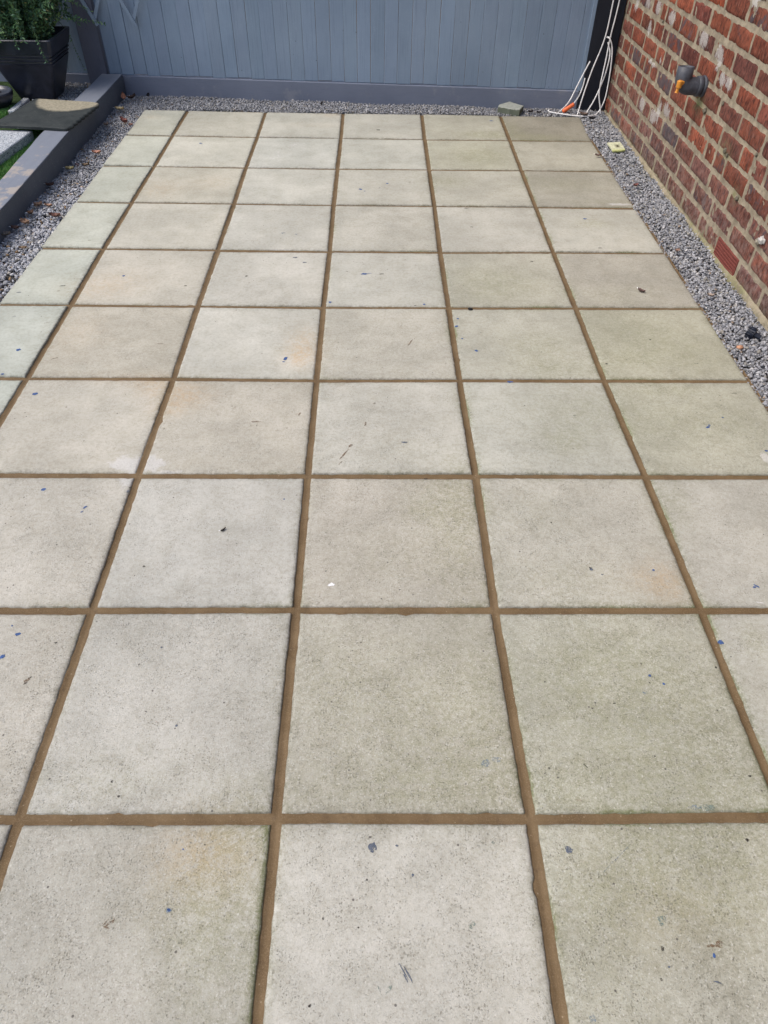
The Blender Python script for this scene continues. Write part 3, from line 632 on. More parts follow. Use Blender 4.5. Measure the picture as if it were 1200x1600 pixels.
bw = mb.build('brickwork', mat_brick(), WO); marks(bw, wall_mark, WO.location)
mb = MB()
YS = [-1.9+.03*k for k in range(0, 105)]+[1.25+.008*k for k in range(0, 377)]; YS = [y for y in YS if y < 4.262]+[4.262]
ZS = [-.06]+[.008*k for k in range(-3, 128)]+[1.03+.05*k for k in range(0, 31)]; ZS[-1] = WTOP
pr = None
for y in YS:
    row = []
    for z in ZS:
        r_ = z/PZ-.0003/PZ; cz = abs(r_-round(r_))*PZ
        x = WX+.0020+nz(y, z, 3, 26)*.0022+nz(y, z, 8, 90)*.0012
        if cz < .006: x += (-.0010 if (r_-round(r_)) < 0 else .0016)     # weather struck bed joint
        row.append(mb.vert((x-WO.location.x, y-WO.location.y, z)))
    if pr:
        for a in range(len(ZS)-1): mb.face([pr[a], pr[a+1], row[a+1], row[a]], True)
    pr = row
x0, x1 = WX+.012-WO.location.x, WX+.22-WO.location.x
mb.box(x0, x1, -3.1, 3.062, -.06, WTOP-.002, 0)
mw = mb.build('mortar', mat_wallmortar(), WO); marks(mw, wall_mark, WO.location)
# lumpy mortar ledge along the foot of the wall
mb = MB(); pr = None
for k in range(0, 560):
    y = -1.85+k*.0109
    if y > 4.24: break
    lump = nz(y, 0, 2, 9)*.006+nz(y, 0, 7, 40)*.003; top = .003+nz(y, 1, 5, 7)*.006+(.006 if y < 2.3 else 0)*1
    d = .007+max(-.003, lump)
    row = [mb.vert((x-WO.location.x, y-WO.location.y, z)) for x, z in ((WX+.006, top+.004), (WX-.001, top+.001), (WX-d*.7, top-.006), (WX-d-.002, top-.016), (WX-d-.004, -.06))]
    if pr:
        for a in range(4): mb.face([pr[a+1], pr[a], row[a], row[a+1]], True)
    pr = row
lg = mb.build('mortar_ledge', bpy.data.materials['tan_wall_mortar'], WO); marks(lg, lambda x, y, z: (0, 0, .45 if 1.9 < y < 2.6 else .15, 1), WO.location)
# terracotta air brick: rows of ribs with slots between
mb = MB(); ab0, ab1, az0, az1 = 2.060, 2.273, .003, .072
T0 = Matrix.Translation(-WO.location)
tc = lin((112, 58, 50))
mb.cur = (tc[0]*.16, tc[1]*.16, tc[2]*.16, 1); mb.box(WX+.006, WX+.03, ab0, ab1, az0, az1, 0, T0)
mb.cur = tc+(1,)
mb.box(WX-.003, WX+.008, ab0, ab0+.008, az0, az1, .001, T0); mb.box(WX-.003, WX+.008, ab1-.008, ab1, az0, az1, .001, T0)
for k in range(6):
    zc = az0+.0045+k*(az1-az0-.009)/5; mb.box(WX-.0035, WX+.0075, ab0+.0085, ab1-.0085, zc-.0042, zc+.0042, .0012, T0)
for k in range(1, 22):
    yc = ab0+.008+k*(ab1-ab0-.016)/22; mb.box(WX-.0002, WX+.007, yc-.0022, yc+.0022, az0+.001, az1-.001, .0005, T0)
ab = mb.build('air_brick', mat_attr('terracotta', .85, .25, 120), WO); ab['label'] = 'terracotta air brick with rows of slots at the foot of the wall'
# blobs of old mortar and a clump of dried white filler
def blob(mb, c, r, sd, n=10, col=None, sq=(1, 1, 1)):
    if col: mb.cur = col
    rows = []
    for a in range(n+1):
        th = math.pi*a/n; rows.append([])
        for b in range(n*2):
            ph_ = math.pi*b/n; d = Vector((math.sin(th)*math.cos(ph_), math.sin(th)*math.sin(ph_), math.cos(th)))
            k = 1+.45*mn.noise(d*2.1+Vector((sd, 0, 0)))+.25*mn.noise(d*5+Vector((0, sd, 0)))
            rows[-1].append(mb.vert(Vector(c)+Vector((d.x*sq[0], d.y*sq[1], d.z*sq[2]))*r*k))
    for a in range(n):
        for b in range(n*2): mb.face([rows[a][b], rows[a+1][b], rows[a+1][(b+1) % (n*2)], rows[a][(b+1) % (n*2)]], True)
mb = MB()
for (y, z, r, sd, col) in ((1.952,.198,.020,1,(.42,.40,.37,1)),(1.975,.184,.016,3,(.27,.24,.19,1))):
    blob(mb, Vector((WX-.004, y, z))-WO.location, r*.72, sd, 10, col, (.8, 1.3, .8))
o = mb.build('filler_lump', mat_attr('dried_filler', .9, .3, 160, .2, .002), WO); o['label'] = 'knob of dried white filler stuck in a bed joint'
for (y, z, r) in ((2.468,.333,.010),(2.44,.325,.007),(2.77,.392,.012),(2.24,.235,.009),(2.215,.40,.007),(2.62,.46,.008),(3.55,.565,.006),(3.05,.48,.006)):
    mb = MB(); blob(mb, Vector((WX-.002, y, z))-WO.location, r, y*9, 8, (.13, .115, .085, 1), (.6, 1, 1)); mb.build('mortar_blob', bpy.data.materials['dried_filler'], WO)

# ---------------------------------------------------------------- fence
def ft(x, off, z): return Vector((x, fy(x, off), z))
m_board = mat_wood('blue_grey_fence_paint', (.190, .248, .325), (.225, .288, .370), .62, 1.6)
m_gboard = mat_wood('grey_gravel_board', (.140, .160, .212), (.175, .196, .250), .75, .7, (.22, .23, .26), (3, 60, 60))
m_post = mat_wood('dull_purple_grey_paint', (.085, .092, .125), (.110, .117, .152), .7)
m_blackp = mat_wood('black_stained_timber', (.008, .010, .016), (.012, .014, .022), .6, .5)
FE = empty('garden_fence', (0, 4.36, 0)); tag(FE, 'blue grey fence of overlapping vertical feather edge boards across the back', 'fence')
rf = random.Random(3)
def boards(xa, xb, step, z0=.102, z1=1.80):
    mb = MB(); x = xa
    while x < xb-.02:
        wdt = step+rf.uniform(-.004, .004); x2 = min(x+wdt, xb)
        zb = z0+rf.uniform(-.0035, .003); t = rf.uniform(.94, 1.06); mb.cur = (t*rf.uniform(.985, 1.015), t, t*rf.uniform(.985, 1.015), 1)
        th = .0056+rf.uniform(-.0014, .0022); tn = .0036+rf.uniform(-.0006, .0006); lean = rf.uniform(-.003, .003)
        rows = []
        zz = [zb, zb+.004]+[zb+(z1-zb)*q/16 for q in range(1, 17)]
        for i, z in enumerate(zz):
            wv = nz(x*7, z, 2, 2.4)*.0016; lx = lean*(z-zb); e = -.0012 if i == 0 else 0
            F_ = [ft(x+lx+wv, -.024, z), ft(x+lx+wv, -.014+th-.0015+e, z), ft(x+lx+.0015+wv, -.014+th+e, z), ft(x+lx+wv+wdt*.5, -.014+tn*.8+(th-tn*.8)*.5+e+nz(x, z, 4, 6)*.0003, z), ft(x2+lx-.0028, -.014+tn*.8+e, z), ft(x2+lx-.0022, -.014-.008, z)]
            rows.append([mb.vert(p-FE.location) for p in F_])
        for a, b in zip(rows, rows[1:]):
            for q in range(5): mb.face([a[q], a[q+1], b[q+1], b[q]])
        mb.face([rows[0][0], rows[0][5], rows[-1][5], rows[-1][0]])
        mb.face(rows[0][::-1]); mb.face(rows[-1])
        x = x2
    return mb
mb = boards(-1.430, 1.392, .0793); mb.build('board_panel', m_board, FE)
mb = boards(-3.60, -1.552, .0793, .104); mb.build('board_panel', m_board, FE)
def slant_box(name, xa, xb, o0, o1, z0, z1, mat, parent, b=.003, n=24):
    """long board following the line of the fence; o0 back offset, o1 front offset"""
    mb = MB(); rows = []
    for i in range(n+1):
        x = xa+(xb-xa)*i/n; w_ = nz(x, 0, z1, 4)*.0015
        prof = [(o0, z0), (o1, z0), (o1, z1-b), (o1-b, z1), (o0, z1)]
        rows.append([mb.vert(ft(x, o+ (w_ if k in (1, 2) else 0), z+(w_ if k > 2 else 0))-(parent.location if parent else Vector())) for k, (o, z) in enumerate(prof)])
    for a, c in zip(rows, rows[1:]):
        for q in range(5): mb.face([a[q], a[(q+1) % 5], c[(q+1) % 5], c[q]])
    mb.face(rows[0]); mb.face(rows[-1][::-1])
    return mb.build(name, mat, parent, recalc=True)
slant_box('gravel_board', -1.434, 1.398, -.028, .004, -.05, .0985, m_gboard, FE)
slant_box('gravel_board', -3.6, -1.560, -.028, .004, -.05, .0995, m_gboard, FE)
slant_box('post', -1.557, -1.4385, -.06, .020, -.05, 1.86, m_post, FE, .004, 3)
slant_box('end_batten', 1.3935, 1.412, -.03, .002, .100, 1.80, m_board, FE, .002, 2)
slant_box('coping_rail', -3.6, 1.41, -.035, .018, 1.802, 1.835, m_board, FE, .003, 12)
# black post between fence and wall
o = slant_box('black_post', 1.4135, 1.5645, -.05, .012, -.05, 1.95, m_blackp, None, .004, 4)
tag(o, 'black stained post in the corner between the blue fence and the brick wall', 'post')
# expanding trellis: two layers of crossing strips, its lowest points hang in a row of Vs
mb = MB(); sl = .50; L = 1.0
def strip(x0, z0, dx, off):
    x1, z1 = x0+dx*sl, z0+L
    d = Vector((x1-x0, 0, z1-z0)).normalized(); nrm = Vector((d.z, 0, -d.x))*.0095
    pts = []
    for o_ in (off, off+.008):
        for (cx, cz) in ((x0, z0), (x1, z1)):
            for s_ in (-1, 1): pts.append(ft(cx+nrm.x*s_, o_, cz+nrm.z*s_))
    i = [mb.vert(p) for p in pts]
    for f in ((0, 1, 3, 2), (4, 6, 7, 5), (0, 4, 5, 1), (2, 3, 7, 6), (0, 2, 6, 4), (1, 5, 7, 3)): mb.face([i[k] for k in f])
for x in (-1.888, -1.661, -1.434, -1.207): strip(x-.006, .376, 1, .024)
for x in (-1.661, -1.434, -1.207): strip(x+.012, .358, -1, .0325)
tag(mb.build('trellis', m_board, recalc=True), 'blue grey trellis strips crossing in a V in front of the fence boards', 'trellis')

# ---------------------------------------------------------------- painted sleeper, turf, stepping slab, left side
def noisy_box(name, x0, x1, y0, y1, z0, z1, mat, b=.004, ny=90, amp=.0012, col=(1, 1, 1, 1)):
    mb = MB(); mb.cur = col; rows = []
    for i in range(ny+1):
        y = y0+(y1-y0)*i/ny
        pr_ = [(x0, z0), (x0, z1-b), (x0+b, z1)]+[(x0+(x1-x0)*q/5, z1) for q in range(1, 5)]+[(x1-b, z1), (x1-b*.3, z1-b*.3), (x1, z1-b)]+[(x1, z0+(z1-b-z0)*q/4) for q in (3, 2, 1)]+[(x1, z0)]
        g2_ = max(0, min(1.2, 3.3-y)) if name == 'timber_sleeper' else 0
        rows.append([mb.vert((x+(.022*g2_ if x < (x0+x1)/2 else 0)+nz(y, x*9, z*9, 7)*amp*(1 if x > (x0+x1)/2 else -1)+nz(y, z, 5, 30)*amp*.5, y, z-(.018*g2_ if z > z0 else 0)+(nz(y, x*6, 3, 8)*amp if z > z0 else 0))) for x, z in pr_])
    k = len(rows[0])
    for a, c in zip(rows, rows[1:]):
        for q in range(k): mb.face([a[q], a[(q+1) % k], c[(q+1) % k], c[q]])
    mb.face(rows[0]); mb.face(rows[-1][::-1])
    return mb.build(name, mat, None, recalc=True)
n_ = N('worn_dark_grey_sleeper_paint', .66, .35)
g_ = n_.noise(2.0, 5, .65, src=n_.scaled((60, 2.2, 60)))
c_ = n_.mix(n_.ramp(n_.noise(3, 5, .65), .3, .7), (.070, .087, .112), (.092, .110, .138))
c_ = n_.mix(n_.math('MULTIPLY', n_.ramp(g_, .5, .7), .3), c_, (.06, .07, .10))
sx = n_.new('ShaderNodeSeparateXYZ'); n_.link(n_.pos, sx.inputs[0])
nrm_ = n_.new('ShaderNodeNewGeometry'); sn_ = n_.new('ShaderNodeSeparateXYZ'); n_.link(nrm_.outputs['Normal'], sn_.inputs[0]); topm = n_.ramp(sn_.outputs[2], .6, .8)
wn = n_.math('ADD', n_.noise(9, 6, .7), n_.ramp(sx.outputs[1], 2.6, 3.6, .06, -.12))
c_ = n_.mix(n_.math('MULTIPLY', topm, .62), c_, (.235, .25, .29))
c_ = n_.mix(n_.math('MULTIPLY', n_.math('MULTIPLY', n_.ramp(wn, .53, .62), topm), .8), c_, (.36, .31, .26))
c_ = n_.mix(n_.math('MULTIPLY', n_.ramp(n_.noise(120, 3, .7), .6, .72), .5), c_, (.30, .29, .30))
n_.color(c_); n_.bump(n_.math('ADD', g_, n_.math('MULTIPLY', n_.noise(300, 3), .3)), .0014, .6)
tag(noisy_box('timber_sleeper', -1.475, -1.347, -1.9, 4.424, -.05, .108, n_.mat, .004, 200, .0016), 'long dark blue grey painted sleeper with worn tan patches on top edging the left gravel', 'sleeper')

mb = MB()
for (x0, x1, y0, y1, z) in ((-4.5, -1.47, -1.9, 3.60, .046), (-4.5, -1.80, 3.60, 4.6, .044)):
    mb.face([mb.vert(p) for p in ((x0, y0, z), (x1, y0, z), (x1, y1, z), (x0, y1, z))])
tag(mb.build('lawn_base', mat_plain('turf_backing', (.030, .050, .018), .95, .1, .3, 60, .003)), kind='structure')
# artificial grass blades
def blades(x0, x1, y0, y1, dens, skip=None):
    n = int((x1-x0)*(y1-y0)*dens); x = rng.uniform(x0, x1, n); y = rng.uniform(y0, y1, n)
    if skip is not None: ok = ~skip(x, y); x, y = x[ok], y[ok]; n = len(x)
    a = rng.uniform(0, 2*np.pi, n); h = rng.uniform(.010, .024, n); w_ = rng.uniform(.0012, .0020, n); lx, ly = rng.normal(0, .008, n), rng.normal(0, .008, n)
    z = np.full(n, .046); dx, dy = np.cos(a)*w_, np.sin(a)*w_
    V = np.stack([np.stack([x-dx, y-dy, z], 1), np.stack([x+dx, y+dy, z], 1), np.stack([x+dx*.7+lx*.5, y+dy*.7+ly*.5, z+h*.6], 1), np.stack([x+lx, y+ly, z+h], 1)], 1)
    Fc = np.array([[0, 1, 2, 3]])+np.arange(n)[:, None]*4
    g = np.array([(.095, .22, .05), (.13, .29, .07), (.065, .16, .04), (.21, .24, .08)])[rng.choice(4, n, p=[.4, .35, .2, .05])]*rng.uniform(.8, 1.25, (n, 1))
    return V.reshape(-1, 3), Fc, np.repeat(np.concatenate([g, np.ones((n, 1))], 1), 4, 0)
A = [blades(-1.70, -1.476, 2.3, 3.60, 110000, lambda x, y: (x < -1.545-(3.4-y)*.1) & (y > 2.80) & (y < 3.40)), blades(-2.3, -1.84, 3.42, 3.95, 80000), blades(-2.6, -1.476, .0, 2.3, 16000)]
o_ = 0; VV, FF, KK = [], [], []
for v, f, c in A: VV.append(v); FF.append(f+o_); KK.append(c); o_ += len(v)
tag(fast_mesh('artificial_grass', np.concatenate(VV), np.concatenate(FF), np.concatenate(KK), mat_attr('green_plastic_grass', .6, .1, 100, .3, 0)), 'short green artificial grass behind the sleeper', 'grass', kind='stuff')

gn = N('speckled_granite', .7, .3)
gv = gn.new('ShaderNodeTexVoronoi'); gv.inputs['Scale'].default_value = 260; gn.link(gn.pos, gv.inputs['Vector']); gs = gn.new('ShaderNodeSeparateColor'); gn.link(gv.outputs['Color'], gs.inputs[0])
gc = gn.mix(gn.ramp(gs.outputs[0], .35, .75), (.44, .46, .48), (.25, .275, .30)); gc = gn.mix(gn.ramp(gs.outputs[1], .84, .92), gc, (.06, .07, .08)); gc = gn.mix(gn.ramp(gs.outputs[2], .85, .95), gc, (.62, .62, .61))
gn.color(gc); gn.bump(gs.outputs[0], .0010, .6)
def flat_slab(x0, x1, y0, y1, z0, z1, name, label, mat, cat):
    mb = MB(); mb.box(x0, x1, y0, y1, z0, z1, .0035); o = mb.build(name, mat); return tag(o, label, cat)
mb = MB(); q_ = []
for a, b in zip(((-2.17, 2.80), (-1.605, 2.80), (-1.545, 3.400), (-2.11, 3.41)), ((-1.605, 2.80), (-1.545, 3.400), (-2.11, 3.41), (-2.17, 2.80))):
    q_ += [(a[0]+(b[0]-a[0])*t, a[1]+(b[1]-a[1])*t) for t in ((.01, .34, .67, .99))]
R_ = []
for z, ins in ((.040, 0), (.094, 0), (.098, .004)):
    R_.append([mb.vert((x+(-1.86-x)*ins*3, y+(3.1-y)*ins*3, z)) for x, y in q_])
for a, b in zip(R_, R_[1:]):
    for k in range(len(q_)): mb.face([a[k], a[(k+1) % len(q_)], b[(k+1) % len(q_)], b[k]])
mb.face(R_[0][::-1]); mb.face(R_[-1])
tag(mb.build('stepping_stone', gn.mat), 'pale speckled granite slab lying in the green turf beside the sleeper', 'paving slab')
flat_slab(-1.838, -1.802, 3.83, 4.075, .020, .066, 'edging_stone', 'narrow pale edging stone between the turf and the black planter', gn.mat, 'kerb stone')

# ---------------------------------------------------------------- rubber mat with scalloped edge
mn_ = N('dusty_black_rubber', .75, .3); av = mn_.attr(); asep = mn_.new('ShaderNodeSeparateColor'); mn_.link(av.outputs['Color'], asep.inputs[0])
mc = mn_.mix(mn_.ramp(mn_.noise(14, 5, .7), .3, .7), (.018, .023, .024), (.036, .042, .041))
pf = mn_.ramp(mn_.math('ADD', asep.outputs[0], mn_.math('MULTIPLY', mn_.math('SUBTRACT', mn_.noise(22, 5, .7), .5), .35)), .35, .62)
mc = mn_.mix(mn_.math('MULTIPLY', pf, .95), mc, mn_.mix(mn_.ramp(mn_.noise(90, 4, .7), .35, .65), (.24, .215, .15), (.36, .32, .235)))
mc = mn_.mix(mn_.math('MULTIPLY', mn_.ramp(mn_.noise(60, 4, .75), .6, .7), .4), mc, (.13, .14, .13))
mn_.color(mc); mn_.bump(mn_.math('ADD', mn_.noise(320, 3), mn_.noise(40, 3)), .0012, .6)
mb = MB(); A0, B0, C0, D0 = Vector((-1.745, 3.392)), Vector((-1.348, 3.351)), Vector((-1.305, 3.783)), Vector((-1.668, 3.838))
K = 64; up, dn = {}, {}
def matpt(u, v):
    p = A0*(1-u)*(1-v)+B0*u*(1-v)+C0*u*v+D0*(1-u)*v
    return p
cr = .05
for a in range(K+1):
    for b in range(K+1):
        u, v = a/K, b/K
        # round the four corners
        du, dv = min(u, 1-u), min(v, 1-v)
        uu_, vv_ = u, v
        if du < cr and dv < cr:
            ex, ey = 1-du/cr, 1-dv/cr; m_ = max(ex, ey); l_ = math.hypot(ex, ey)
            if l_ > 0: ex, ey = ex*m_/l_, ey*m_/l_
            nu_, nv2 = cr*(1-ex), cr*(1-ey); uu_ = nu_ if u < .5 else 1-nu_; vv_ = nv2 if v < .5 else 1-nv2
        p = matpt(uu_, vv_)
        if u > .9: p.x += (u-.9)/.1*.0100*abs(math.cos(v*math.pi*9))*(1 if .06 < v < .96 else .2)
        e = min(du, dv)
        z = .1245+(.0010 if e < .035 else 0)-(.004 if e < 1e-6 else 0)+nz(p.x, p.y, 1, 5)*.0015+.002*(v)-(.004*max(0, u-.85)/.15)
        if .030 < v < .05 and .16 < u < .62: z -= .006
        pale = 1-math.hypot((p.x+1.468)/.172, (p.y-3.825)/.205)
        up[a, b] = mb.vert((p.x, p.y, z), (max(0, min(1, .5+pale*1.6)), 0, 0, 1)); dn[a, b] = None
for a in range(K):
    for b in range(K): mb.face([up[a, b], up[a+1, b], up[a+1, b+1], up[a, b+1]], True)
loop = [(a, 0) for a in range(K)]+[(K, b) for b in range(K)]+[(a, K) for a in range(K, 0, -1)]+[(0, b) for b in range(K, 0, -1)]
lo_ = [mb.vert((mb.v[up[q]][0], mb.v[up[q]][1], .1105), (0, 0, 0, 1)) for q in loop]
for q in range(len(loop)): mb.face([up[loop[q]], lo_[q], lo_[(q+1) % len(lo_)], up[loop[(q+1) % len(lo_)]]])
mb.face(lo_[::-1])
tag(mb.build('rubber_mat', mn_.mat), 'dusty black rubber mat with a scalloped edge and pale sandy patch lying across the sleeper', 'mat')

# ---------------------------------------------------------------- planter and shrub
m_plant = mat_plain('black_planter_plastic', (.024, .027, .040), .28, .7, .35, 14, .0006)
PL = empty('planter', (-1.765, 4.19, .05)); tag(PL, 'square tapered black planter with three grooves under its rim holding a shrub', 'planter')
prof = [(0, .098), (.004, .101), (.185, .163), (.190, .166), (.193, .160), (.200, .160), (.203, .169), (.207, .170), (.210, .164), (.217, .164), (.220, .173), (.224, .174), (.227, .168), (.234, .168), (.237, .177), (.300, .193), (.306, .195), (.310, .192), (.310, .180), (.306, .177), (.265, .168)]
mb = MB(); rings = []
for z, hw in prof:
    r = .018; ring = []
    for (sx_, sy_, a0) in ((1, 1, 0), (-1, 1, 90), (-1, -1, 180), (1, -1, 270)):
        for k in range(5):
            a = math.radians(a0+k*22.5); ring.append(mb.vert((sx_*(hw-r)+math.cos(a)*r, sy_*(hw-r)*.93+math.sin(a)*r, z)))
    rings.append(ring)
for a, b in zip(rings, rings[1:]):
    for k in range(20): mb.face([a[k], a[(k+1) % 20], b[(k+1) % 20], b[k]])
mb.face(rings[0][::-1])
mb.build('pot', m_plant, PL)
mb = MB(); pr = None
for a in range(25):
    row = []
    for b in range(25):
        x, y = -.166+.332*a/24, -.154+.308*b/24; row.append(mb.vert((x, y, .272+nz(x, y, 1, 20)*.010+nz(x, y, 1, 60)*.005)))
    if pr:
        for q in range(24): mb.face([pr[q], row[q], row[q+1], pr[q+1]])
    pr = row
mb.build('soil', mat_plain('potting_soil', (.030, .022, .017), .95, .1, .5, 120, .003), PL)

SH = empty('shrub', (-1.765, 4.19, .32)); tag(SH, 'green shrub with small leaves and trailing stems growing in the black planter', 'shrub')
st, fo = MB(), MB(); rs = random.Random(21)
GR = [(.065, .145, .060), (.090, .185, .075), (.050, .115, .055), (.12, .22, .10), (.085, .16, .105), (.15, .25, .09), (.035, .08, .045)]
def leaf_on(p, d, size):
    g = rs.choice(GR); k = rs.uniform(.8, 1.25); fo.cur = (g[0]*k, g[1]*k, g[2]*k, 1)
    if rs.random() < .012: fo.cur = (.38, .33, .16, 1)
    d = d.normalized(); s_ = d.cross(Vector((rs.uniform(-1, 1), rs.uniform(-1, 1), rs.uniform(-.2, 1)))); s_ = s_.normalized() if s_.length > 1e-4 else Vector((1, 0, 0)); n_2 = d.cross(s_)*size*.10
    w_ = size*rs.uniform(.17, .26)
    i0 = fo.vert(p); i1 = fo.vert(p+d*size*.35+s_*w_+n_2); i2 = fo.vert(p+d*size*.75+s_*w_*.75+n_2); i3 = fo.vert(p+d*size)
    i4 = fo.vert(p+d*size*.75-s_*w_*.75+n_2); i5 = fo.vert(p+d*size*.35-s_*w_+n_2); m1 = fo.vert(p+d*size*.35); m2 = fo.vert(p+d*size*.75)
    for f in ((i0, i1, m1), (i1, i2, m2, m1), (i2, i3, m2), (i0, m1, i5), (i5, m1, m2, i4), (i4, m2, i3)): fo.face(f)
def stem(pts, size=.017, gap=.009, rad=.0016):
    P = catmull([Vector(p)-SH.location for p in pts], 8); st.cur = (.06, .085, .035, 1)
    st.tube(P, [rad*(1-.6*i/len(P)) for i in range(len(P))], 5)
    acc = 0; k = 0
    for a, b in zip(P, P[1:]):
        seg = (b-a).length; acc += seg
        while acc > gap:
            acc -= gap; t = (b-a).normalized(); ang = k*1.9+rs.uniform(-.5, .5); o_ = t.orthogonal().normalized()
            side = (o_*math.cos(ang)+t.cross(o_)*math.sin(ang)); q = a.lerp(b, rs.random())
            leaf_on(q, side+t*rs.uniform(.3, 1.1), size*rs.uniform(.6, 1.2)); leaf_on(q, -side+t*rs.uniform(.3, 1.1), size*rs.uniform(.6, 1.2)); k += 1
for i in range(150):
    a = rs.uniform(0, 2*math.pi); r = rs.uniform(.0, .14); b = Vector((-1.765+math.cos(a)*r, 4.19+math.sin(a)*r*.9, .322))
    a2 = a+rs.uniform(-.5, .5); sp = rs.uniform(.05, .22); h = rs.uniform(.10, .52)
    e = b+Vector((math.cos(a2)*sp, math.sin(a2)*sp*.8, h)); e.y = min(e.y, 4.43); e.x = min(e.x, -1.50)
    m_ = b.lerp(e, .5)+Vector((rs.uniform(-.02, .02), rs.uniform(-.02, .02), .04))
    tip = e+Vector((math.cos(a2)*.06, math.sin(a2)*.03, rs.uniform(-.06, .03))); tip.y = min(tip.y, 4.44)
    stem([b, m_, e, tip], rs.uniform(.019, .031), .0095)
# drooping outer stems over the rim, and the long sprays that reach towards the fence post
stem([(-1.70, 4.12, .34), (-1.66, 4.04, .42), (-1.63, 3.99, .38), (-1.615, 3.975, .315), (-1.605, 3.975, .262)], .016, .010)
stem([(-1.78, 4.10, .34), (-1.76, 4.03, .41), (-1.745, 3.985, .365), (-1.74, 3.975, .325)], .017, .009)
stem([(-1.93, 4.08, .34), (-1.90, 4.00, .40), (-1.885, 3.965, .345), (-1.88, 3.96, .315)], .017, .009)
stem([(-1.69, 4.18, .34), (-1.63, 4.16, .44), (-1.56, 4.22, .425), (-1.49, 4.28, .405), (-1.42, 4.33, .392), (-1.365, 4.35, .378)], .016, .0085)
stem([(-1.68, 4.22, .34), (-1.63, 4.28, .42), (-1.585, 4.34, .34), (-1.575, 4.37, .25), (-1.56, 4.385, .165), (-1.553, 4.39, .13)], .013, .015)
stem([(-1.69, 4.20, .34), (-1.61, 4.20, .50), (-1.50, 4.28, .49), (-1.41, 4.32, .44)], .015, .010)
stem([(-1.74, 4.09, .34), (-1.72, 4.0, .44), (-1.70, 3.965, .42), (-1.69, 3.955, .37)], .022, .009)
stem([(-1.84, 4.09, .34), (-1.82, 4.0, .46), (-1.81, 3.95, .42), (-1.805, 3.94, .37)], .022, .009)
stem([(-1.70, 4.10, .34), (-1.62, 4.05, .47), (-1.57, 4.05, .44), (-1.555, 4.06, .40)], .016, .009)
m_leaf = mat_attr('shrub_leaf', .55, .12, 150, .35, 0)
st.build('stem', m_leaf, SH); fo.build('foliage', m_leaf, SH)

# dark bowl with debris at the far left
mb = MB(); rings = []; BO = Vector((-1.965, 3.945, .048))
for z, r in ((0, .075), (.004, .088), (.03, .112), (.055, .124), (.075, .128), (.082, .126), (.082, .117), (.07, .112), (.062, .02)):
    rings.append([mb.vert(BO+Vector((r*math.cos(2*math.pi*k/36), r*math.sin(2*math.pi*k/36), z))) for k in range(36)])
for a, b in zip(rings, rings[1:]):
    for k in range(36): mb.face([a[k], a[(k+1) % 36], b[(k+1) % 36], b[k]], True)
mb.face(rings[0][::-1]); mb.face(rings[-1])
tag(mb.build('bowl', m_plant), 'round black plastic bowl of dead leaves on the turf before the square planter', 'bowl')

# ---------------------------------------------------------------- small things
def prism(mb, poly, z0, z1, T=None, b=0, jit=0, sd=0):
    rj = random.Random(sd); n = len(poly); c = Vector((sum(p[0] for p in poly)/n, sum(p[1] for p in poly)/n))
    lv = [(z0, 0), (z1-b, 0), (z1, b)] if b else [(z0, 0), (z1, 0)]; R_ = []
    for z, ins in lv:
        ring = []
        for p in poly:
            v = Vector(p[:2]); d = (c-v).normalized()*ins; q = Vector((v.x+d.x, v.y+d.y, z+(rj.uniform(-jit, jit) if z == z1 else 0))); ring.append(mb.vert(T @ q if T else q))
        R_.append(ring)
    for a, d in zip(R_, R_[1:]):
        for k in range(n): mb.face([a[k], a[(k+1) % n], d[(k+1) % n], d[k]])
    mb.face(R_[0][::-1]); mb.face(R_[-1])
# stone offcut
P4 = [gp(*q, .030) for q in ((780, 163), (797, 158.5), (818.5, 165), (812, 171.5), (797, 169.5), (778, 166))]
poly = []
for a, b in zip(P4, P4[1:]+P4[:1]):
    for k in range(3):
        q = a.lerp(b, k/3); poly.append((q.x+random.uniform(-.0015, .0015), q.y+random.uniform(-.0015, .0015)))
cx = sum(p[0] for p in poly)/len(poly); cy = sum(p[1] for p in poly)/len(poly)
mb = MB(); prism(mb, poly[::-1], -.012, .030, None, .003, .001, 2)
n2 = N('green_tinged_offcut_stone', .9, .2); sz = n2.new('ShaderNodeSeparateXYZ'); n2.link(n2.pos, sz.inputs[0])
cst = n2.mix(n2.ramp(n2.noise(40, 5, .7), .35, .7), (.28, .295, .26), (.37, .38, .335)); moss = n2.ramp(n2.math('ADD', sz.outputs[2], n2.math('MULTIPLY', n2.noise(60, 4), .02)), .0395, .034)
cst = n2.mix(n2.math('MULTIPLY', moss, .8), cst, (.075, .088, .055)); n2.color(cst); n2.bump(n2.noise(150, 4), .0015, .7)
tag(mb.build('stone_offcut', n2.mat, recalc=True), 'mossy grey paving offcut lying on the gravel against the fence', 'stone')
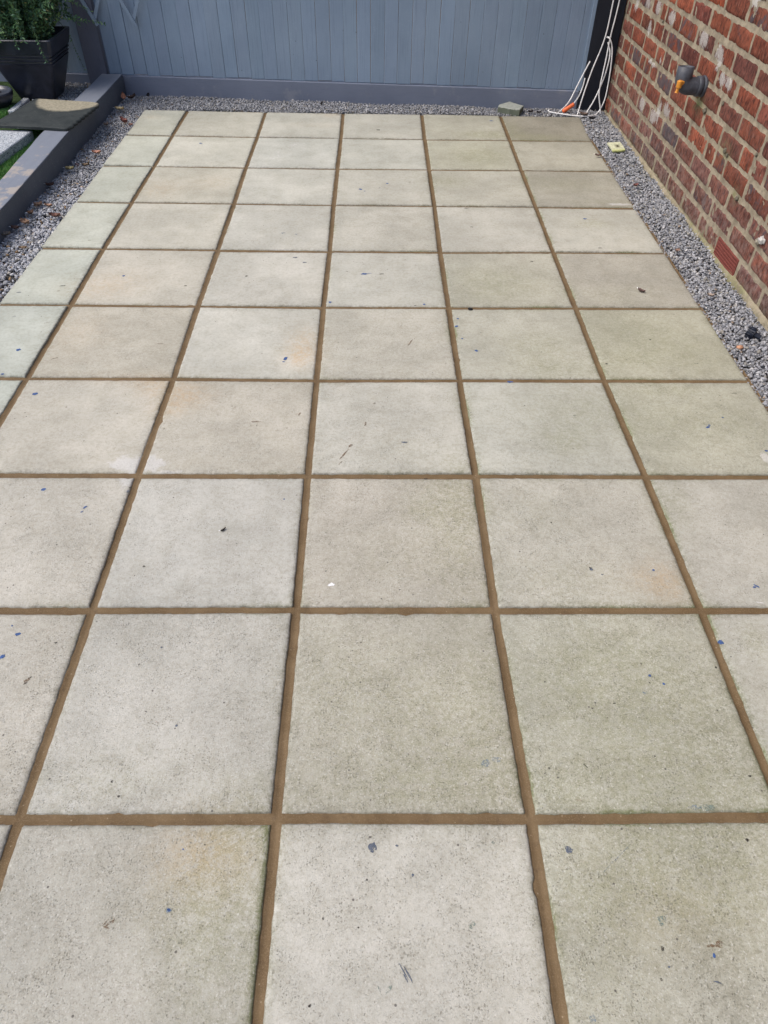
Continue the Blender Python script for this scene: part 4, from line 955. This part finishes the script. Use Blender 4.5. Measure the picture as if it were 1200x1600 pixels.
# yellow plate with a hole
PP_ = gp(962.5, 230, .010)
T_ = Matrix.Translation(PP_) @ Matrix.Rotation(math.radians(7), 4, 'X') @ Matrix.Rotation(math.radians(-3), 4, 'Y')
mb = MB(); n = 28
outer = []
Q = [(-.0375, .048), (.030, .052), (.036, .020), (.040, -.040), (.012, -.048), (-.026, -.046)]
for a, b in zip(Q, Q[1:]+Q[:1]):
    for k in range(5): outer.append((a[0]+(b[0]-a[0])*k/5, a[1]+(b[1]-a[1])*k/5))
hole = [(.009+.0055*math.cos(math.atan2(p[1]-.004, p[0]-.009)), .004+.0075*math.sin(math.atan2(p[1]-.004, p[0]-.009))) for p in outer]
mid_ = [((a[0]*.45+b[0]*.55), (a[1]*.45+b[1]*.55)) for a, b in zip(outer, hole)]
L_ = []
for pts_, z in ((outer, -.004), (outer, .0035), (mid_, .0045), (hole, .004), (hole, -.004)):
    L_.append([mb.vert(T_ @ Vector((p[0]+nz(p[0], p[1], z, 60)*.0012, p[1], z)), ((.50, .50, .34, 1) if p[1] > -.030 else (.40, .42, .16, 1)) if pts_ is not hole else (.15, .14, .09, 1)) for p in pts_])
L_.append(L_[0])
for a, b in zip(L_, L_[1:]):
    for k in range(len(outer)): mb.face([a[k], b[k], b[(k+1) % len(outer)], a[(k+1) % len(outer)]])
tag(mb.build('yellow_plate', mat_attr('faded_yellow_plastic', .6, .18, 90), recalc=True), 'pale yellow square plate with a small hole lying on the gravel by the wall', 'plate')
# black hose fitting
m_bp = mat_plain('dark_blue_black_plastic', (.010, .014, .026), .45, .4, .3, 60, .0006)
mb = MB(); B0_ = gp(1176, 521, .012); ax = Vector((.72, -.62, -.18)).normalized()
mb.tube([B0_-ax*.020, B0_-ax*.018, B0_+ax*.006, B0_+ax*.008], [.012, .0175, .0185, .013], 12, True, False)
mb.tube([B0_+ax*.007, B0_+ax*.014, B0_+ax*.030], [.011, .0095, .0080], 10, True, False)
for k in range(10):
    a = 2*math.pi*k/10; o_ = ax.orthogonal().normalized(); r_ = o_*math.cos(a)+ax.cross(o_)*math.sin(a)
    mb.tube([B0_-ax*.016+r_*.018, B0_+ax*.004+r_*.0185], .0022, 5)
tag(mb.build('hose_fitting', m_bp), 'small black ribbed plastic hose fitting lying in the gravel at the right edge', 'fitting')
# pebble and black pellet
mb = MB(); blob(mb, gp(1156, 543, .004), .0095, 3, 8, (.42, .22, .13, 1), (1.2, .9, .7)); tag(mb.build('orange_pebble', mat_attr('pebble', .8, .2, 200)), 'rounded orange brown pebble in the gravel below the black fitting', 'pebble')
mb = MB(); blob(mb, gp(735, 483, .001), .0075, 5, 8, (.012, .010, .009, 1), (1.2, 1, .6)); tag(mb.build('black_pellet', bpy.data.materials['pebble']), 'small black clod sitting on a mortar joint of the patio', 'clod')

# overflow elbow on the wall
m_gp = mat_plain('grey_pipe_plastic', (.058, .062, .075), .5, .4, .25, 50, .0006)
OP = empty('overflow_pipe', (1.57, 2.83, .47)); tag(OP, 'dark grey plastic pipe elbow with an open mouth sticking out of the brick wall', 'pipe')
def ring_tube(pts, rads, name, n=24, lab=None, mat=m_gp):
    mb = MB(); mb.tube([Vector(p)-OP.location for p in pts], rads, n, True, False)
    for q in range(len(mb.sm)-2): mb.sm[q] = True
    return mb.build(name, mat, OP)
yc, zc = 2.855, .462
R0 = .036
ring_tube([(1.574, yc, zc), (1.560, yc, zc), (1.5585, yc, zc)], [R0*1.10, R0*1.10, R0*1.02], 'flange')
ring_tube([(1.5580, yc, zc), (1.556, yc, zc), (1.538, yc, zc), (1.536, yc, zc)], [R0*.98, R0*1.06, R0*1.06, R0*.98], 'collar')
mb = MB(); P = []
for k in range(9):
    a = math.radians(90*k/8); P.append(Vector((1.506-.030*math.sin(a)+.0, yc+.004*k/8, zc+.030-.030*math.cos(a))))
P = [Vector((1.5355, yc, zc))]+P+[Vector((1.476, yc+.008, zc+.070))]
rad = [R0*.93]*len(P); n = 26
mb.tube([p-OP.location for p in P], rad, n, False)
first = len(mb.v)-n
top = P[-1]
last = list(range(first, first+n)); cen = Vector(top)-OP.location
rim = [mb.vert(cen+(Vector(mb.v[i])-cen)*.86+Vector((0, 0, .001))) for i in last]
inn = [mb.vert(cen+(Vector(mb.v[i])-cen)*.72-Vector((0, 0, .066))) for i in last]
for k in range(n):
    mb.face([last[k], last[(k+1) % n], rim[(k+1) % n], rim[k]]); mb.face([rim[k], rim[(k+1) % n], inn[(k+1) % n], inn[k]], True)
mb.face(inn[::-1])
mb.build('elbow', m_gp, OP, recalc=False)
# orange plastic tap under the mouth
mb = MB(); tp = Vector((1.452, yc-.030, zc+.012))-OP.location
mb.tube([tp+Vector((.024, .012, .010)), tp+Vector((.006, .003, .004))], [.009, .0095], 12, True, False)
mb.tube([tp+Vector((0, 0, .016)), tp+Vector((0, 0, .013)), tp+Vector((0, 0, -.010)), tp+Vector((-.001, 0, -.012))], [.007, .0115, .0115, .007], 10, True, False)
mb.tube([tp+Vector((-.001, 0, -.012)), tp+Vector((-.003, -.001, -.026)), tp+Vector((-.004, -.001, -.030))], [.0062, .0062, .0080], 10, True, False)
o = mb.build('nozzle', mat_plain('orange_plastic', (.62, .25, .03), .4, .5, .15, 60, 0), OP); o['label'] = 'orange plastic nozzle'

# white cables by the corner
def fp(px, py, off):
    """the spot where the photograph shows this detail on an upright plane parallel to the fence"""
    d = fw*F_PX+rr*(px-600)+uu*(800-py); nn = Vector((-.0782, -1, 0)).normalized(); p0 = Vector((-.15, 4.342-off, 0))
    return CAM+d*((p0-CAM).dot(nn)/d.dot(nn))
CB = empty('cable', (1.50, 4.18, .1)); tag(CB, 'white cable hanging in loops down the black post and trailing onto the patio corner', 'cable')
mc_ = mat_plain('dirty_white_cable_sheath', (.74, .72, .70), .5, .4, .15, 40, 0)
mb = MB(); r = .0037
def top_up(p, dx=.0): return [p+Vector((dx, .01, .9)), p+Vector((dx*.6, .006, .4))]
a = fp(959, -2, .03); b = fp(968.5, -2, .03)
lines = [top_up(a)+[a, fp(945, 60, .035), fp(925, 110, .05), fp(912, 147, .08), fp(904, 173, .105), gp(902, 180, .006)],
         top_up(b)+[b, fp(954, 57, .032), fp(947, 92, .045), fp(938, 133, .07), fp(936, 150, .08), fp(938, 171, .09), gp(938, 178, .004)],
         [fp(948, 58, .024), fp(953, 61, .045), fp(956.5, 75, .045), fp(955, 100, .05), fp(950, 133, .06), fp(944, 158, .08), gp(933, 177, .006), gp(920, 181.5, .006), gp(900, 181, .006), gp(880, 178.5, .006), gp(862, 175.5, .006), gp(856.5, 172.5, .007), gp(860, 170.5, .008)],
         [fp(950, 66, .030), fp(953, 85, .04), fp(946, 115, .05), fp(937, 138, .06), fp(928, 157, .08), fp(919, 172, .10), gp(916, 178, .006)],
         [fp(922, 96, .016), fp(917, 105, .03), fp(903, 132, .06), fp(889, 159, .09), gp(876, 173, .008), gp(872, 176, .006)],
         [fp(914, 122, .016), fp(911, 134, .03), fp(905, 149, .06), fp(897, 161, .08), fp(893, 165, .09)]]
for l in lines: mb.tube(catmull(l, 10), r, 8)
mb.build('sheath', mc_, CB); keep(bpy.data.objects['sheath'], CB)
mb = MB(); a, b = gp(880, 174, .012), fp(896, 163, .085); ax = (b-a).normalized()
mb.tube([a-ax*.004, a, b, b+ax*.004], [.008, .0115, .0115, .008], 12, True, False)
o = mb.build('connector', mat_plain('orange_connector_plastic', (.72, .14, .035), .45, .4, .15, 60, 0), CB); keep(o, CB); o['label'] = 'orange cable connector'
mb = MB(); a = fp(950, 57, .012); mb.tube([a+Vector((-.004, 0, 0)), a+Vector((-.004, -.022, .002)), a+Vector((.010, -.024, .002)), a+Vector((.012, 0, 0))], .0025, 6); o = mb.build('clip', mc_, CB); keep(o, CB)

# fallen leaves and litter
m_fl = mat_attr('dry_leaf', .75, .45, 110, .25, .0006)
def fallen(px, py, L, W, yaw, pitch, curl, col, label, z=.006, name='fallen_leaf', grp='fallen leaves on the gravel'):
    mb = MB(); rl_ = random.Random(int(px*10+py)); n, m = 9, 6; T_ = Matrix.Translation(gp(px, py, z)) @ Matrix.Rotation(yaw, 4, 'Z') @ Matrix.Rotation(pitch, 4, 'Y')
    g_ = {}
    for side in (0, 1):
        for i in range(n+1):
            t = i/n; wd = W*math.sin(math.pi*min(1, t*1.02))**.75*(1-.25*t)*(1+.16*math.sin(t*23+px)) if 0 < t < 1 else .0006
            for j in range(-m//2, m//2+1):
                s_ = j/(m/2); x = (t-.5)*L; y = s_*wd; zz = curl*(s_*s_)*W*1.0+curl*.6*L*(t-.5)**2*2+.0016*math.sin(t*19+s_*6+px)-(.0007 if side else 0)+abs(s_)*.0005
                gm_ = sum(col)/3*.9; col_ = tuple(v*.62+gm_*.38 for v in col); k = rl_.uniform(.55, .95)*(1.15 if j == 0 else 1); g_[side, i, j] = mb.vert(T_ @ Vector((x, y, zz)), (col_[0]*k, col_[1]*k, col_[2]*k, 1))
        for i in range(n):
            for j in range(-m//2, m//2):
                f = [g_[side, i, j], g_[side, i+1, j], g_[side, i+1, j+1], g_[side, i, j+1]]; mb.face(f if side == 0 else f[::-1], True)
    mb.tube([T_ @ Vector((-L*.5, 0, .001+curl*.3*L)), T_ @ Vector((-L*.72, .002, .003+curl*.3*L))], .0007, 5)
    o = mb.build(name, m_fl); tag(o, label, 'leaf', grp); return o
Lf = lambda r, g, b: lin((r, g, b))
for a in ((193,152,.055,.016,1.9,-.5,.5,Lf(196,118,66),'orange brown leaf propped in the corner against the sleeper end',.022),
          (207,153,.050,.019,.3,-.3,.6,Lf(84,62,54),'dark brown curled leaf in the corner beside the orange brown one',.016),
          (187,171,.052,.022,.1,.05,.4,Lf(214,186,110),'yellow leaf at the sleeper foot below the brown corner leaves',.014),
          (194,191,.050,.020,-.5,.15,.7,Lf(160,84,62),'reddish brown curled leaf beside the first cut slab',.012),
          (204,195,.026,.010,.7,0,.3,Lf(172,104,74),'tiny tan leaf touching the first cut slab',.008),
          (166,195,.040,.017,1.2,.1,.4,Lf(140,118,98),'dull tan leaf against the sleeper under the mat',.010),
          (151,239,.044,.020,.2,.05,.4,Lf(206,136,98),'pale orange leaf alone in the middle of the left gravel',.010),
          (109,264,.040,.018,.5,.1,.4,Lf(178,160,84),'olive yellow leaf at the sleeper foot',.010),
          (121,258,.034,.008,-.9,.1,.3,Lf(84,62,72),'thin dark purple leaf between the olive yellow and the olive brown leaf',.010),
          (134,258,.036,.014,.1,0,.4,Lf(126,98,62),'olive brown leaf to the right of the thin purple leaf',.008),
          (78,290,.040,.014,.8,.2,.6,Lf(88,58,50),'dark brown leaf pressed against the sleeper foot',.010),
          (86,338,.048,.017,.1,.1,.5,Lf(138,84,62),'red brown leaf near the edge of the fourth cut slab',.010),
          (60,321,.040,.018,.9,.1,.5,Lf(150,112,80),'light brown leaf with raised edges nearer the sleeper than the red brown leaf',.010),
          (40,349,.044,.020,-.4,.1,.5,Lf(170,124,82),'amber leaf in the brown drift along the sleeper foot',.010),
          (76,322,.032,.013,.2,.1,.5,Lf(186,134,92),'small tan leaf in the left gravel above the red brown leaf',.010),
          (48,333,.034,.014,1.1,.1,.5,Lf(146,104,66),'brown leaf at the top of the drift along the sleeper foot',.010),
          (24,357,.032,.014,.2,.1,.5,Lf(104,70,58),'dark leaf at the lower end of the drift along the sleeper foot',.010),
          (9,367,.040,.016,.3,.1,.5,Lf(150,132,112),'greyish leaf at the left edge of the photo beside the sleeper foot',.010),
          (36,388,.030,.010,.3,.1,.5,Lf(176,138,92),'tan leaf fragment at the patio edge of the left gravel',.008),
          (232,149,.026,.012,1.3,-.6,.5,Lf(34,30,36),'black leaf scrap standing against the gravel board',.014),
          (503,162,.024,.010,1.0,-.5,.5,Lf(40,34,36),'black leaf scrap in the gravel behind the second joint',.012),
          (700,152,.075,.006,.05,0,.2,Lf(52,44,42),'long dark twig like leaf along the foot of the gravel board',.014)):
    fallen(*a)
fallen(1002, 455, .030, .009, -.8, 0, .5, Lf(120,84,74), 'small curled brown leaf lying on a right hand slab', .003, 'curled_leaf', 'leaves lying on the patio')
fallen(349, 828, .016, .0030, .85, 0, .5, Lf(52,46,44), 'tiny dark seed husk lying on a left hand slab', .002, 'seed_husk', 'leaves lying on the patio')
for (px, py, L, W, c, lb) in ((829,175,.035,.012,(60,50,54),'dark leaf lying beside the mossy stone offcut'),(842,176,.03,.010,(48,40,42),'dark leaf scrap between the stone offcut and the white cable'),(912,180,.045,.020,(128,100,82),'crumpled brown leaf under the white cable at the post foot'),
                              (925,186,.04,.016,(36,30,32),'black rotten leaf on the gravel at the foot of the black post'),(934,243,.03,.010,(120,88,78),'small dull brown leaf at the patio edge near the yellow plate'),(1110,462,.026,.010,(176,150,128),'beige leaf scrap at the patio edge below the air brick'),
                              (1058,392,.026,.009,(190,140,108),'pale tan leaf scrap at the patio edge left of the air brick'),(993,290,.030,.012,(150,76,62),'brick red leaf in the right gravel between plate and air brick')):
    fallen(px, py, L, W, random.uniform(-1, 1), 0, .5, Lf(*c), lb, .010)
for q, c in enumerate(((120, 96, 80), (150, 140, 128), (96, 78, 66))):
    mb = MB(); Tb = BO+Vector((.03*q-.01, .02*q-.05, .085))
    blob(mb, Tb, .022, q*3, 7, Lf(*c)+(1,), (1.3, 1, .35)); tag(mb.build('dead_leaf', m_fl), ('brown', 'pale grey', 'dark brown')[q]+' crumpled dead leaf lying in the black bowl', 'leaf')
